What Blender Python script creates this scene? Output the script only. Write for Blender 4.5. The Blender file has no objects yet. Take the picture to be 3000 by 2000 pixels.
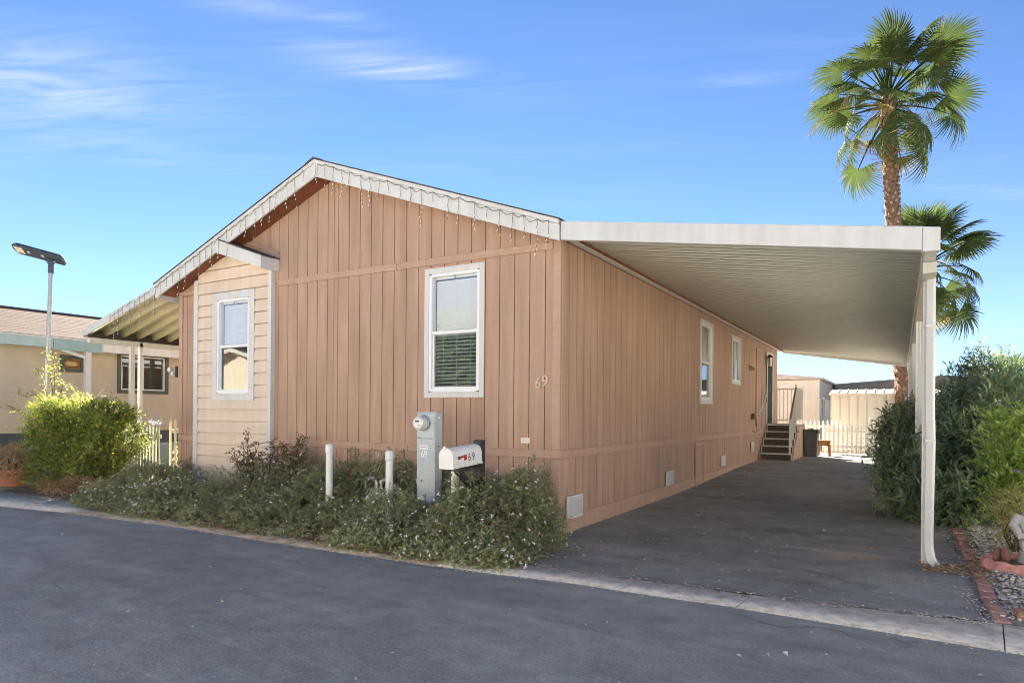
import bpy, bmesh, math, random
import numpy as np
from mathutils import Vector, Matrix
R = math.radians
random.seed(7)
rng = np.random.default_rng(7)
scene = bpy.context.scene
COL = scene.collection

# ------------------------------------------------------------------ camera
cam_d = bpy.data.cameras.new('camera')
cam = bpy.data.objects.new('camera', cam_d); COL.objects.link(cam)
cam_d.sensor_fit = 'HORIZONTAL'; cam_d.sensor_width = 36.0
cam_d.lens = 36.0 * 1495 / 2352
cam_d.shift_y = 160.6 / 2352
cam_d.clip_end = 3000
YAW, ROLL = R(30.8), R(0.47)
rt = Vector((math.cos(YAW), math.sin(YAW), 0)); fw = Vector((-math.sin(YAW), math.cos(YAW), 0)); up = Vector((0, 0, 1))
r2 = rt * math.cos(ROLL) + up * math.sin(ROLL); u2 = up * math.cos(ROLL) - rt * math.sin(ROLL)
cam.matrix_world = Matrix(((r2.x, u2.x, -fw.x, 3.29), (r2.y, u2.y, -fw.y, -6.59), (r2.z, u2.z, -fw.z, 1.4), (0, 0, 0, 1)))
scene.camera = cam

# ------------------------------------------------------------------ sky, sun, exposure
SUN_EL = R(29.5); SUN_DIR = Vector((-0.67, 0.742, 0)).normalized()      # horizontal direction towards the sun
to_sun = SUN_DIR * math.cos(SUN_EL) + Vector((0, 0, math.sin(SUN_EL)))
world = bpy.data.worlds.new('World'); scene.world = world; world.use_nodes = True
wn, wl = world.node_tree.nodes, world.node_tree.links
wn.clear()
def N(t, nodes=wn, **k):
    n = nodes.new(t)
    for a, b in k.items(): setattr(n, a, b)
    return n
sky = N('ShaderNodeTexSky', sky_type='NISHITA', sun_disc=False)
sky.sun_elevation = SUN_EL; sky.sun_rotation = math.atan2(SUN_DIR.x, SUN_DIR.y)
sky.altitude = 0; sky.air_density = 0.35; sky.dust_density = 0.0; sky.ozone_density = 3.0
geo = N('ShaderNodeNewGeometry'); sep = N('ShaderNodeSeparateXYZ')
neg = N('ShaderNodeVectorMath', operation='SCALE'); neg.inputs['Scale'].default_value = -1
wl.new(geo.outputs['Incoming'], neg.inputs[0]); wl.new(neg.outputs[0], sep.inputs[0])
def mth(op, a, b=None, c=None, clamp=False, nodes=wn, links=wl):
    n = nodes.new('ShaderNodeMath'); n.operation = op; n.use_clamp = clamp
    for i, x in enumerate((a, b, c)):
        if x is None: continue
        if isinstance(x, (int, float)): n.inputs[i].default_value = x
        else: links.new(x, n.inputs[i])
    return n.outputs[0]
zc = mth('MAXIMUM', sep.outputs[2], 0.05)
px = mth('DIVIDE', sep.outputs[0], zc); py = mth('DIVIDE', sep.outputs[1], zc)
# rotate the cloud plane so streaks run across the view
ang = R(24)
qa = mth('ADD', mth('MULTIPLY', px, math.cos(ang)), mth('MULTIPLY', py, math.sin(ang)))
qb = mth('SUBTRACT', mth('MULTIPLY', py, math.cos(ang)), mth('MULTIPLY', px, math.sin(ang)))
cx = N('ShaderNodeCombineXYZ'); wl.new(mth('MULTIPLY', qa, 0.8), cx.inputs[0]); wl.new(mth('MULTIPLY', qb, 1.9), cx.inputs[1])
n1 = N('ShaderNodeTexNoise'); n1.inputs['Scale'].default_value = 0.8; n1.inputs['Detail'].default_value = 3; n1.inputs['Distortion'].default_value = 0.4
cx2 = N('ShaderNodeCombineXYZ'); wl.new(mth('MULTIPLY', qa, 1.0), cx2.inputs[0]); wl.new(mth('MULTIPLY', qb, 5.0), cx2.inputs[1])
n2 = N('ShaderNodeTexNoise'); n2.inputs['Scale'].default_value = 2.0; n2.inputs['Detail'].default_value = 9; n2.inputs['Roughness'].default_value = 0.62; n2.inputs['Distortion'].default_value = 0.9
wl.new(cx.outputs[0], n1.inputs['Vector']); wl.new(cx2.outputs[0], n2.inputs['Vector'])
base_cl = mth('MULTIPLY', mth('SUBTRACT', n1.outputs['Fac'], 0.46, clamp=True), 2.6, clamp=True)
def pix_dir(u, v):
    a = (u - 1176) / 1495; b = (v - 944.6) / 1495
    d = fw + rt * (math.cos(ROLL) * a + math.sin(ROLL) * b) - up * (-math.sin(ROLL) * a + math.cos(ROLL) * b)
    return d
def cloud_bank(u, v, ru, rv, rot, k):
    d = pix_dir(u, v).normalized()
    tx = (rt - d * rt.dot(d)).normalized(); ty = d.cross(tx)
    tx2 = tx * math.cos(rot) + ty * math.sin(rot); ty2 = ty * math.cos(rot) - tx * math.sin(rot)
    acc = []
    for ax, r in ((tx2, ru / 1495), (ty2, rv / 1495)):
        dn = N('ShaderNodeVectorMath', operation='DOT_PRODUCT'); dn.inputs[1].default_value = ax
        wl.new(neg.outputs[0], dn.inputs[0])
        q = mth('DIVIDE', dn.outputs['Value'], r); acc.append(mth('MULTIPLY', q, q))
    fr = N('ShaderNodeVectorMath', operation='DOT_PRODUCT'); fr.inputs[1].default_value = d
    wl.new(neg.outputs[0], fr.inputs[0])
    g = mth('POWER', 2.718, mth('MULTIPLY', mth('ADD', acc[0], acc[1]), -1.0))
    return mth('MULTIPLY', mth('MULTIPLY', g, mth('GREATER_THAN', fr.outputs['Value'], 0.0)), k)
tot = mth('MULTIPLY', base_cl, 0.36)
for bank in ((110, 190, 200, 55, R(8), 1.05), (890, 150, 170, 28, R(7), 1.2), (650, 15, 150, 22, R(5), .7), (250, 335, 170, 24, R(12), .45), (1725, 182, 90, 10, R(-4), .6), (100, 545, 0.1, .1, 0, 0), (820, 55, 110, 16, R(14), .3), (2270, 440, 130, 14, R(4), .35), (2310, 745, 90, 22, 0, .35), (1950, 560, 160, 30, 0, .25)):
    if bank[5] > 0: tot = mth('ADD', tot, cloud_bank(*bank))
streak = mth('MULTIPLY', mth('SUBTRACT', n2.outputs['Fac'], 0.34, clamp=True), 2.2, clamp=True)
cl = mth('MULTIPLY', mth('MULTIPLY', tot, streak), 0.62, clamp=True)
# haze near the horizon, all the way round
hz = mth('POWER', mth('SUBTRACT', 1.0, mth('MAXIMUM', sep.outputs[2], 0.0), clamp=True), 7.0)
mixh = N('ShaderNodeMixRGB'); mixh.inputs[2].default_value = (2.0, 2.25, 2.65, 1)
hsv = N('ShaderNodeHueSaturation'); hsv.inputs['Saturation'].default_value = 1.04; hsv.inputs['Hue'].default_value = 0.498; hsv.inputs['Value'].default_value = 1.0
wl.new(sky.outputs[0], hsv.inputs['Color'])
wl.new(mth('MULTIPLY', hz, 0.75), mixh.inputs[0]); wl.new(hsv.outputs[0], mixh.inputs[1])
mixc = N('ShaderNodeMixRGB'); mixc.inputs[2].default_value = (3.0, 3.15, 3.35, 1)
wl.new(cl, mixc.inputs[0]); wl.new(mixh.outputs[0], mixc.inputs[1])
bg = N('ShaderNodeBackground'); bg.inputs[1].default_value = 0.05
wo = N('ShaderNodeOutputWorld'); wl.new(mixc.outputs[0], bg.inputs[0]); wl.new(bg.outputs[0], wo.inputs[0])

sun_d = bpy.data.lights.new('sun', 'SUN'); sun_d.energy = 5.0; sun_d.angle = R(0.53); sun_d.color = (1.0, 0.93, 0.82)
sun = bpy.data.objects.new('sun', sun_d); COL.objects.link(sun)
sun.rotation_mode = 'QUATERNION'; sun.rotation_quaternion = (-to_sun).to_track_quat('-Z', 'Y'); sun.location = to_sun * 60

vs = scene.view_settings
vs.view_transform = 'Standard'; vs.look = 'None'; vs.exposure = 2.85; vs.gamma = 1.0; vs.use_curve_mapping = False
scene.render.engine = 'CYCLES'
scene.cycles.max_bounces = 7; scene.cycles.diffuse_bounces = 4; scene.cycles.glossy_bounces = 3; scene.cycles.transparent_max_bounces = 10
scene.cycles.use_adaptive_sampling = True; scene.cycles.adaptive_threshold = 0.02; scene.cycles.sample_clamp_indirect = 6
scene.cycles.use_denoising = True; scene.cycles.filter_width = 1.0

# ------------------------------------------------------------------ materials
MATS = {}
def mat(name, col, rough=0.7, noise=0.0, nscale=8.0, bump=0.0, bscale=60.0, stretch=(1, 1, 1), metal=0.0, spec=0.5, col2=None, detail=6, streak=0.0, tint=0.0):
    """a principled paint/stone/metal with procedural mottling (noise mixes col and col2) and bump"""
    if name in MATS: return MATS[name]
    m = bpy.data.materials.new(name); m.use_nodes = True; MATS[name] = m
    nt = m.node_tree; nd, lk = nt.nodes, nt.links
    b = nd['Principled BSDF']
    b.inputs['Roughness'].default_value = rough; b.inputs['Metallic'].default_value = metal
    b.inputs['Specular IOR Level'].default_value = .12 if rough >= .9 else spec
    c = (*col, 1)
    b.inputs['Base Color'].default_value = c
    tc = nd.new('ShaderNodeTexCoord'); mp = nd.new('ShaderNodeMapping'); mp.inputs['Scale'].default_value = stretch
    g = nd.new('ShaderNodeNewGeometry')
    lk.new(g.outputs['Position'], mp.inputs[0])
    out = None
    if noise > 0:
        t = nd.new('ShaderNodeTexNoise'); t.inputs['Scale'].default_value = nscale; t.inputs['Detail'].default_value = detail; t.inputs['Roughness'].default_value = 0.62
        lk.new(mp.outputs[0], t.inputs['Vector'])
        rp = nd.new('ShaderNodeValToRGB'); rp.color_ramp.elements[0].position = 0.32; rp.color_ramp.elements[1].position = 0.68
        lo = col2 if col2 else tuple(x * (1 - noise) for x in col); hi = col if col2 else tuple(min(1, x * (1 + noise * .6)) for x in col)
        rp.color_ramp.elements[0].color = (*lo, 1); rp.color_ramp.elements[1].color = (*hi, 1)
        lk.new(t.outputs['Fac'], rp.inputs[0]); out = rp.outputs[0]
    if streak > 0:      # rain streaks and grime running down
        mp2 = nd.new('ShaderNodeMapping'); mp2.inputs['Scale'].default_value = (9, 9, 0.7); lk.new(g.outputs['Position'], mp2.inputs[0])
        t2 = nd.new('ShaderNodeTexNoise'); t2.inputs['Scale'].default_value = 1.0; t2.inputs['Detail'].default_value = 7; lk.new(mp2.outputs[0], t2.inputs['Vector'])
        r3 = nd.new('ShaderNodeValToRGB'); r3.color_ramp.elements[0].position = .35; r3.color_ramp.elements[1].position = .62
        k = 1 - streak; r3.color_ramp.elements[0].color = (k, k * .98, k * .94, 1); r3.color_ramp.elements[1].color = (1, 1, 1, 1)
        lk.new(t2.outputs['Fac'], r3.inputs[0])
        mx = nd.new('ShaderNodeMixRGB'); mx.blend_type = 'MULTIPLY'; mx.inputs[0].default_value = 1
        if out: lk.new(out, mx.inputs[1])
        else: mx.inputs[1].default_value = c
        lk.new(r3.outputs[0], mx.inputs[2]); out = mx.outputs[0]
    if tint > 0:
        oi = nd.new('ShaderNodeObjectInfo'); mr = nd.new('ShaderNodeMapRange'); mr.inputs[3].default_value = 1 - tint; mr.inputs[4].default_value = 1 + tint; lk.new(oi.outputs['Random'], mr.inputs[0])
        mt_ = nd.new('ShaderNodeVectorMath'); mt_.operation = 'SCALE'; lk.new(mr.outputs[0], mt_.inputs['Scale'])
        if out: lk.new(out, mt_.inputs[0])
        else: mt_.inputs[0].default_value = col
        out = mt_.outputs[0]
    if out: lk.new(out, b.inputs['Base Color'])
    if bump > 0:
        t3 = nd.new('ShaderNodeTexNoise'); t3.inputs['Scale'].default_value = bscale; t3.inputs['Detail'].default_value = 5
        lk.new(mp.outputs[0], t3.inputs['Vector'])
        bp = nd.new('ShaderNodeBump'); bp.inputs['Strength'].default_value = bump; bp.inputs['Distance'].default_value = 0.01
        lk.new(t3.outputs['Fac'], bp.inputs['Height']); lk.new(bp.outputs[0], b.inputs['Normal'])
    return m

def leaf_mat(name, stops, trans=0.35, rough=0.5, spec=0.35):
    m = bpy.data.materials.new(name); m.use_nodes = True; MATS[name] = m
    nd, lk = m.node_tree.nodes, m.node_tree.links
    b = nd['Principled BSDF']; o = nd['Material Output']
    at = nd.new('ShaderNodeAttribute'); at.attribute_name = 'tone'
    rp = nd.new('ShaderNodeValToRGB'); cr = rp.color_ramp
    while len(cr.elements) < len(stops): cr.elements.new(0.5)
    for e, (p, c) in zip(cr.elements, stops): e.position = p; e.color = (*c, 1)
    lk.new(at.outputs['Fac'], rp.inputs[0]); lk.new(rp.outputs[0], b.inputs['Base Color'])
    b.inputs['Roughness'].default_value = rough; b.inputs['Specular IOR Level'].default_value = spec
    tr = nd.new('ShaderNodeBsdfTranslucent'); mx = nd.new('ShaderNodeMixShader'); mx.inputs[0].default_value = trans
    hs = nd.new('ShaderNodeHueSaturation'); hs.inputs['Value'].default_value = 1.5; hs.inputs['Saturation'].default_value = 1.1; hs.inputs['Hue'].default_value = 0.485
    lk.new(rp.outputs[0], hs.inputs['Color']); lk.new(hs.outputs[0], tr.inputs[0])
    lk.new(b.outputs[0], mx.inputs[1]); lk.new(tr.outputs[0], mx.inputs[2]); lk.new(mx.outputs[0], o.inputs[0])
    return m

siding = mat('painted_siding', (.475, .305, .214), .72, .15, 2.6, .8, 30, (1.6, 1.6, .22), streak=.10, tint=.03)
siding_trim = mat('painted_siding_trim', (.495, .322, .230), .7, .09, 3, .5, 30, (.5, .5, 2.4), streak=.06)
groove = mat('siding_groove_shade', (.17, .085, .058), .85)  # darker than the siding paint: groove shade put into the core colour
cream = mat('cream_lap_paint', (.74, .60, .47), .6, .05, 3, .25, 40, (.35, .35, 2), streak=.06)
white = mat('white_trim_paint', (.66, .645, .615), .55, .05, 4, .12, 50, streak=.07)
wht_metal = mat('white_painted_aluminium', (.62, .615, .59), .42, .05, 3, 0, streak=.09)
panel_metal = mat('cover_panel_aluminium', (.63, .635, .57), .45, .06, 1.2, 0, streak=.05)
soffit_m = mat('brown_soffit_paint', (.23, .075, .035), .7, .15, 5, .2, 40)
shingle_m = mat('dark_shingle', (.10, .09, .085), .95, .4, 40, .6, 120)
vinyl = mat('white_vinyl', (.80, .80, .79), .4, .03, 5)
dark_in = mat('room_interior', (.32, .29, .26), .9, .1, 2)
slat_m = mat('blind_slat_vinyl', (.84, .84, .82), .5)
screen_m = mat('insect_screen', (.05, .055, .055), .8)
black_p = mat('black_wood_paint', (.022, .024, .026), .5, .2, 12, .2, 60)
blk_metal = mat('black_metal', (.02, .02, .022), .4)
grey_steel = mat('pedestal_grey_enamel', (.48, .535, .545), .45, .07, 4, .04, 60, streak=.10)
galv = mat('galvanised_pipe', (.42, .44, .43), .45, .2, 20, metal=.6)
pvc = mat('white_pvc', (.80, .80, .77), .38, .05, 6, streak=.10)
teal = mat('teal_fascia_paint', (.30, .42, .41), .6, .07, 4, .1, 40, streak=.08)
nb_wall = mat('tan_stucco', (.55, .475, .355), .85, .08, 3, .25, 90)
nb_shingle = mat('tan_shingle', (.088, .052, .035), .95, .30, 26, .5, 120, (1, 1, 2.2))
concrete = mat('concrete', (.86, .80, .69), .9, .30, 11, .9, 70, col2=(.50, .45, .37), detail=12)
red_brick = mat('red_brick', (.50, .28, .22), .9, .35, 18, .4, 80, tint=.18)
dark_wood = mat('brown_tread', (.085, .062, .045), .7, .25, 14, .2, 50, (1, 6, 1))
orange_wood = mat('orange_wood', (.40, .17, .055), .6, .25, 12, .2, 50, (1, 1, 5))
soil = mat('soil', (.20, .15, .105), .95, .35, 9, .8, 70)
stone_m = mat('grey_cast_stone', (.46, .45, .42), .9, .2, 9, .4, 60)

def glass_mat(name, refl=0.16, tint=(.93, .96, .95)):
    m = bpy.data.materials.new(name); m.use_nodes = True; MATS[name] = m
    nd, lk = m.node_tree.nodes, m.node_tree.links
    nd.remove(nd['Principled BSDF']); o = nd['Material Output']
    t = nd.new('ShaderNodeBsdfTransparent'); t.inputs[0].default_value = (*tint, 1)
    g = nd.new('ShaderNodeBsdfGlossy'); g.inputs['Roughness'].default_value = 0.012
    f0 = nd.new('ShaderNodeLayerWeight'); f0.inputs[0].default_value = .5; f = nd.new('ShaderNodeMath'); f.operation = 'POWER'; f.inputs[1].default_value = 4.0; lk.new(f0.outputs['Facing'], f.inputs[0])
    a = nd.new('ShaderNodeMath'); a.operation = 'ADD'; a.use_clamp = True; lk.new(f.outputs[0], a.inputs[0]); a.inputs[1].default_value = refl
    nz = nd.new('ShaderNodeTexNoise'); nz.inputs['Scale'].default_value = 2.2; nz.inputs['Detail'].default_value = 1
    bp = nd.new('ShaderNodeBump'); bp.inputs['Strength'].default_value = .05; bp.inputs['Distance'].default_value = .02
    lk.new(nz.outputs[0], bp.inputs['Height']); lk.new(bp.outputs[0], g.inputs['Normal'])
    mx = nd.new('ShaderNodeMixShader'); lk.new(a.outputs[0], mx.inputs[0]); lk.new(t.outputs[0], mx.inputs[1]); lk.new(g.outputs[0], mx.inputs[2])
    lk.new(mx.outputs[0], o.inputs[0]); return m
glass = glass_mat('window_glass', .10, (.98, .99, .99))
glass_scr = glass_mat('screened_window_glass', .085, (.78, .80, .79))

def asphalt_mat(name, c1, c2, stain=False, scale=.55):
    m = bpy.data.materials.new(name); m.use_nodes = True; MATS[name] = m
    nd, lk = m.node_tree.nodes, m.node_tree.links
    b = nd['Principled BSDF']; b.inputs['Roughness'].default_value = .86; b.inputs['Specular IOR Level'].default_value = .35
    g = nd.new('ShaderNodeNewGeometry')
    def nz(sc, det, rough=.6, dist=0, stretch=None):
        t = nd.new('ShaderNodeTexNoise'); t.inputs['Scale'].default_value = sc; t.inputs['Detail'].default_value = det; t.inputs['Roughness'].default_value = rough; t.inputs['Distortion'].default_value = dist
        if stretch:
            mp = nd.new('ShaderNodeMapping'); mp.inputs['Scale'].default_value = stretch; lk.new(g.outputs['Position'], mp.inputs[0]); lk.new(mp.outputs[0], t.inputs['Vector'])
        else: lk.new(g.outputs['Position'], t.inputs['Vector'])
        return t.outputs['Fac']
    def ramp(f, p0, k0, p1, k1):
        r = nd.new('ShaderNodeValToRGB'); r.color_ramp.elements[0].position = p0; r.color_ramp.elements[1].position = p1
        r.color_ramp.elements[0].color = (*k0, 1) if isinstance(k0, tuple) else (k0, k0, k0, 1); r.color_ramp.elements[1].color = (*k1, 1) if isinstance(k1, tuple) else (k1, k1, k1, 1)
        lk.new(f, r.inputs[0]); return r.outputs[0]
    def mul(a, c, k=1.0, mode='MULTIPLY'):
        x = nd.new('ShaderNodeMixRGB'); x.blend_type = mode
        if isinstance(k, float): x.inputs[0].default_value = k
        else: lk.new(k, x.inputs[0])
        lk.new(a, x.inputs[1])
        if isinstance(c, tuple): x.inputs[2].default_value = (*c, 1)
        else: lk.new(c, x.inputs[2])
        return x.outputs[0]
    c = ramp(nz(scale, 6, .65, .5, (.45, 1.2, 1)), .3, c1, .7, c2)
    c = mul(c, ramp(nz(4, 5), .3, .8, .7, 1.12))
    c = mul(c, ramp(nz(95, 2, .8), .3, .70, .72, 1.3))
    c = mul(c, ramp(nz(26, 4, .75), .30, .90, .70, 1.10))
    c = mul(c, ramp(nz(1.3, 5, .7, .8, (.35, 1.6, 1)), .32, .82, .68, 1.16))
    c = mul(c, (.62, .60, .55), ramp(nz(48, 1, .5), .715, 0.0, .745, .6), 'MIX')     # pale chips of aggregate
    vo = nd.new('ShaderNodeTexVoronoi'); vo.feature = 'DISTANCE_TO_EDGE'; vo.inputs['Scale'].default_value = .42
    w = nd.new('ShaderNodeTexNoise'); w.inputs['Scale'].default_value = 2.2; w.inputs['Detail'].default_value = 6; lk.new(g.outputs['Position'], w.inputs['Vector'])
    ad = nd.new('ShaderNodeVectorMath'); ad.operation = 'MULTIPLY_ADD'; ad.inputs[1].default_value = (.9, .9, 0); lk.new(w.outputs['Color'], ad.inputs[0]); lk.new(g.outputs['Position'], ad.inputs[2])
    lk.new(ad.outputs[0], vo.inputs['Vector'])
    crack = mul_f = ramp(vo.outputs['Distance'], .003, .38, .009, 0.0)
    gate = ramp(nz(.5, 2), .52, 0.0, .60, 1.0)
    cm = nd.new('ShaderNodeMath'); cm.operation = 'MULTIPLY'; lk.new(crack, cm.inputs[0]); lk.new(gate, cm.inputs[1])
    c = mul(c, (.02, .02, .021), cm.outputs[0], 'MIX')
    if stain:
        for (sx, sy, rx, ry, colr, k) in ((2.85, .66, .36, .22, (.62, .40, .25), .95), (3.15, 1.15, .45, .22, (.45, .30, .20), .6), (2.45, .75, .38, .15, (.58, .46, .34), .7), (3.3, -.75, .5, .45, (.42, .415, .40), .65), (1.9, 6.0, .9, 1.6, (.42, .41, .39), .5), (1.1, 9.5, .8, 1.2, (.42, .41, .39), .5), (2.0, 1.6, .5, .4, (.06, .06, .06), .5), (.9, .6, .5, .5, (.08, .08, .08), .45), (1.6, -.8, .7, .35, (.38, .375, .36), .4)):
            mp = nd.new('ShaderNodeMapping'); mp.vector_type = 'TEXTURE'; mp.inputs['Location'].default_value = (sx, sy, 0); mp.inputs['Scale'].default_value = (rx, ry, 1e3)
            lk.new(ad.outputs[0], mp.inputs[0])
            # undo the warp offset (mean .45)
            mp.inputs['Location'].default_value = (sx + .45, sy + .45, 0)
            ln = nd.new('ShaderNodeVectorMath'); ln.operation = 'LENGTH'; lk.new(mp.outputs[0], ln.inputs[0])
            f = ramp(ln.outputs['Value'], .1, k, 1.1, 0.0)
            f2 = nd.new('ShaderNodeMath'); f2.operation = 'MULTIPLY'; lk.new(f, f2.inputs[0]); lk.new(ramp(nz(30, 4, .7), .35, .35, .6, 1.0), f2.inputs[1])
            c = mul(c, colr, f2.outputs[0], 'MIX')
    lk.new(c, b.inputs['Base Color'])
    bp = nd.new('ShaderNodeBump'); bp.inputs['Strength'].default_value = .55; bp.inputs['Distance'].default_value = .008
    lk.new(nz(140, 3, .7), bp.inputs['Height']); lk.new(bp.outputs[0], b.inputs['Normal'])
    return m
road_m = asphalt_mat('road_asphalt', (.285, .285, .258), (.405, .402, .366))
drive_m = asphalt_mat('driveway_asphalt', (.225, .221, .203), (.36, .352, .322), stain=True, scale=.8)

# ------------------------------------------------------------------ mesh helpers
def link(name, me, parent=None, m=None):
    o = bpy.data.objects.new(name, me); COL.objects.link(o)
    if parent is not None: o.parent = parent
    if m is not None and me is not None and not me.materials: me.materials.append(m)
    return o
def origin(p):
    v = Vector((0, 0, 0))
    while p is not None: v = v + p.location; p = p.parent
    return v
def thing(name, loc, label, cat, group=None):
    o = bpy.data.objects.new(name, None); COL.objects.link(o); o.location = loc; o.empty_display_size = .2
    return tag(o, label, cat, group)
def tag(o, label=None, cat=None, group=None, kind=None):
    if label: o['label'] = label
    if cat: o['category'] = cat
    if group: o['group'] = group
    if kind: o['kind'] = kind
    return o
class MB:
    def __init__(s): s.v = []; s.f = []
    def add(s, vs, fs):
        n = len(s.v); s.v += [tuple(v) for v in vs]; s.f += [tuple(i + n for i in f) for f in fs]; return s
    def box(s, x0, x1, y0, y1, z0, z1):
        return s.add([(x0, y0, z0), (x1, y0, z0), (x1, y1, z0), (x0, y1, z0), (x0, y0, z1), (x1, y0, z1), (x1, y1, z1), (x0, y1, z1)],
                     [(0, 3, 2, 1), (4, 5, 6, 7), (0, 1, 5, 4), (1, 2, 6, 5), (2, 3, 7, 6), (3, 0, 4, 7)])
    def prism(s, poly, axis, a, b):
        """poly: 2-D points; axis 'x','y','z' is the extrusion axis from a to b"""
        def mk(p, t): return {'x': (t, p[0], p[1]), 'y': (p[0], t, p[1]), 'z': (p[0], p[1], t)}[axis]
        n = len(poly); vs = [mk(p, a) for p in poly] + [mk(p, b) for p in poly]
        fs = [tuple(range(n))[::-1], tuple(range(n, 2 * n))] + [(i, (i + 1) % n, n + (i + 1) % n, n + i) for i in range(n)]
        return s.add(vs, fs)
    def bar(s, p, q, w, h=None, upv=(0, 0, 1)):
        h = h or w; p = Vector(p); q = Vector(q); d = (q - p).normalized(); u = Vector(upv)
        if abs(d.dot(u)) > .98: u = Vector((1, 0, 0))
        a = d.cross(u).normalized() * w / 2; b = a.cross(d).normalized() * h / 2
        vs = [p - a - b, p + a - b, p + a + b, p - a + b, q - a - b, q + a - b, q + a + b, q - a + b]
        return s.add(vs, [(3, 2, 1, 0), (4, 5, 6, 7), (0, 1, 5, 4), (1, 2, 6, 5), (2, 3, 7, 6), (3, 0, 4, 7)])
    def tube(s, pts, r, n=8, cap=True):
        pts = [Vector(p) for p in pts]; rs = r if isinstance(r, (list, tuple)) else [r] * len(pts)
        vs = []; ref = None
        for i, p in enumerate(pts):
            d = (pts[min(i + 1, len(pts) - 1)] - pts[max(i - 1, 0)]).normalized()
            if ref is None: ref = Vector((1, 0, 0)) if abs(d.x) < .8 else Vector((0, 1, 0))
            a = (ref - d * ref.dot(d)).normalized(); b = d.cross(a); ref = a
            vs += [p + (a * math.cos(2 * math.pi * k / n) + b * math.sin(2 * math.pi * k / n)) * rs[i] for k in range(n)]
        fs = [(i * n + k, i * n + (k + 1) % n, (i + 1) * n + (k + 1) % n, (i + 1) * n + k) for i in range(len(pts) - 1) for k in range(n)]
        if cap: fs += [tuple(range(n))[::-1], tuple(range((len(pts) - 1) * n, len(pts) * n))]
        return s.add(vs, fs)
    def lathe(s, prof, c=(0, 0, 0), n=20, axis='z'):
        vs = []
        for r, h in prof:
            for k in range(n):
                a = 2 * math.pi * k / n; x, y = r * math.cos(a), r * math.sin(a)
                p = (x, y, h) if axis == 'z' else (x, h, y)
                vs.append((c[0] + p[0], c[1] + p[1], c[2] + p[2]))
        m = len(prof)
        fs = [(i * n + k, i * n + (k + 1) % n, (i + 1) * n + (k + 1) % n, (i + 1) * n + k) for i in range(m - 1) for k in range(n)]
        fs += [tuple(range(n))[::-1], tuple(range((m - 1) * n, m * n))]
        return s.add(vs, fs)
    def mesh(s, name, off=(0, 0, 0), bevel=0, smooth=False, seg=1):
        me = bpy.data.meshes.new(name)
        bm = bmesh.new()
        vs = [bm.verts.new((v[0] - off[0], v[1] - off[1], v[2] - off[2])) for v in s.v]
        for f in s.f:
            try: bm.faces.new([vs[i] for i in f])
            except ValueError: pass
        bmesh.ops.recalc_face_normals(bm, faces=bm.faces[:])
        if bevel:
            ed = [e for e in bm.edges if len(e.link_faces) == 2 and e.calc_face_angle(0) > .5]
            bmesh.ops.bevel(bm, geom=ed, offset=bevel, segments=seg, affect='EDGES', profile=.5, clamp_overlap=True)
        if smooth:
            for f in bm.faces: f.smooth = True
            for e in bm.edges:
                if len(e.link_faces) == 2 and e.calc_face_angle(0) > R(38): e.smooth = False
        bm.to_mesh(me); bm.free(); return me
    def build(s, name, m, parent=None, bevel=0, smooth=False, local=False, seg=1):
        off = (0, 0, 0) if (local or parent is None) else origin(parent)
        return link(name, s.mesh(name, off, bevel, smooth, seg), parent, m)
def one(name, m, label, cat, mb, base, group=None, **k):
    """a thing that is one mesh, with its origin at its base"""
    me = mb.mesh(name, base, k.get('bevel', 0), k.get('smooth', False)); o = link(name, me, None, m); o.location = base
    return tag(o, label, cat, group)
def box_part(name, m, parent, x0, x1, y0, y1, z0, z1, bevel=.003):
    return MB().box(x0, x1, y0, y1, z0, z1).build(name, m, parent, bevel)
def rect_minus(r, holes):
    out = [r]
    for h in holes:
        nxt = []
        for (a0, a1, z0, z1) in out:
            if h[0] >= a1 or h[1] <= a0 or h[2] >= z1 or h[3] <= z0: nxt.append((a0, a1, z0, z1)); continue
            if h[0] > a0: nxt.append((a0, h[0], z0, z1))
            if h[1] < a1: nxt.append((h[1], a1, z0, z1))
            b0, b1 = max(a0, h[0]), min(a1, h[1])
            if h[2] > z0: nxt.append((b0, b1, z0, h[2]))
            if h[3] < z1: nxt.append((b0, b1, h[3], z1))
        out = nxt
    return [r for r in out if r[1] - r[0] > .004 and r[3] - r[2] > .004]
def text_part(name, txt, size, m, parent, loc, rot, depth=.002, space=1.0, shear=0.0, width=1.0, local=False, bold=0.0):
    cu = bpy.data.curves.new(name, 'FONT'); cu.body = txt; cu.size = size; cu.extrude = depth; cu.align_x = 'CENTER'; cu.align_y = 'CENTER'; cu.space_character = space; cu.shear = shear; cu.offset = bold
    t = bpy.data.objects.new('tmp', cu); me = bpy.data.meshes.new_from_object(t); bpy.data.objects.remove(t)
    o = link(name, me, parent, m); o.location = Vector(loc) - (Vector((0, 0, 0)) if local else origin(parent)); o.rotation_euler = rot; o.scale.x = width
    return o
def copy_tree(o, parent=None):
    c = o.copy(); COL.objects.link(c); c.parent = parent
    for ch in list(o.children): copy_tree(ch, c)
    return c

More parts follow.
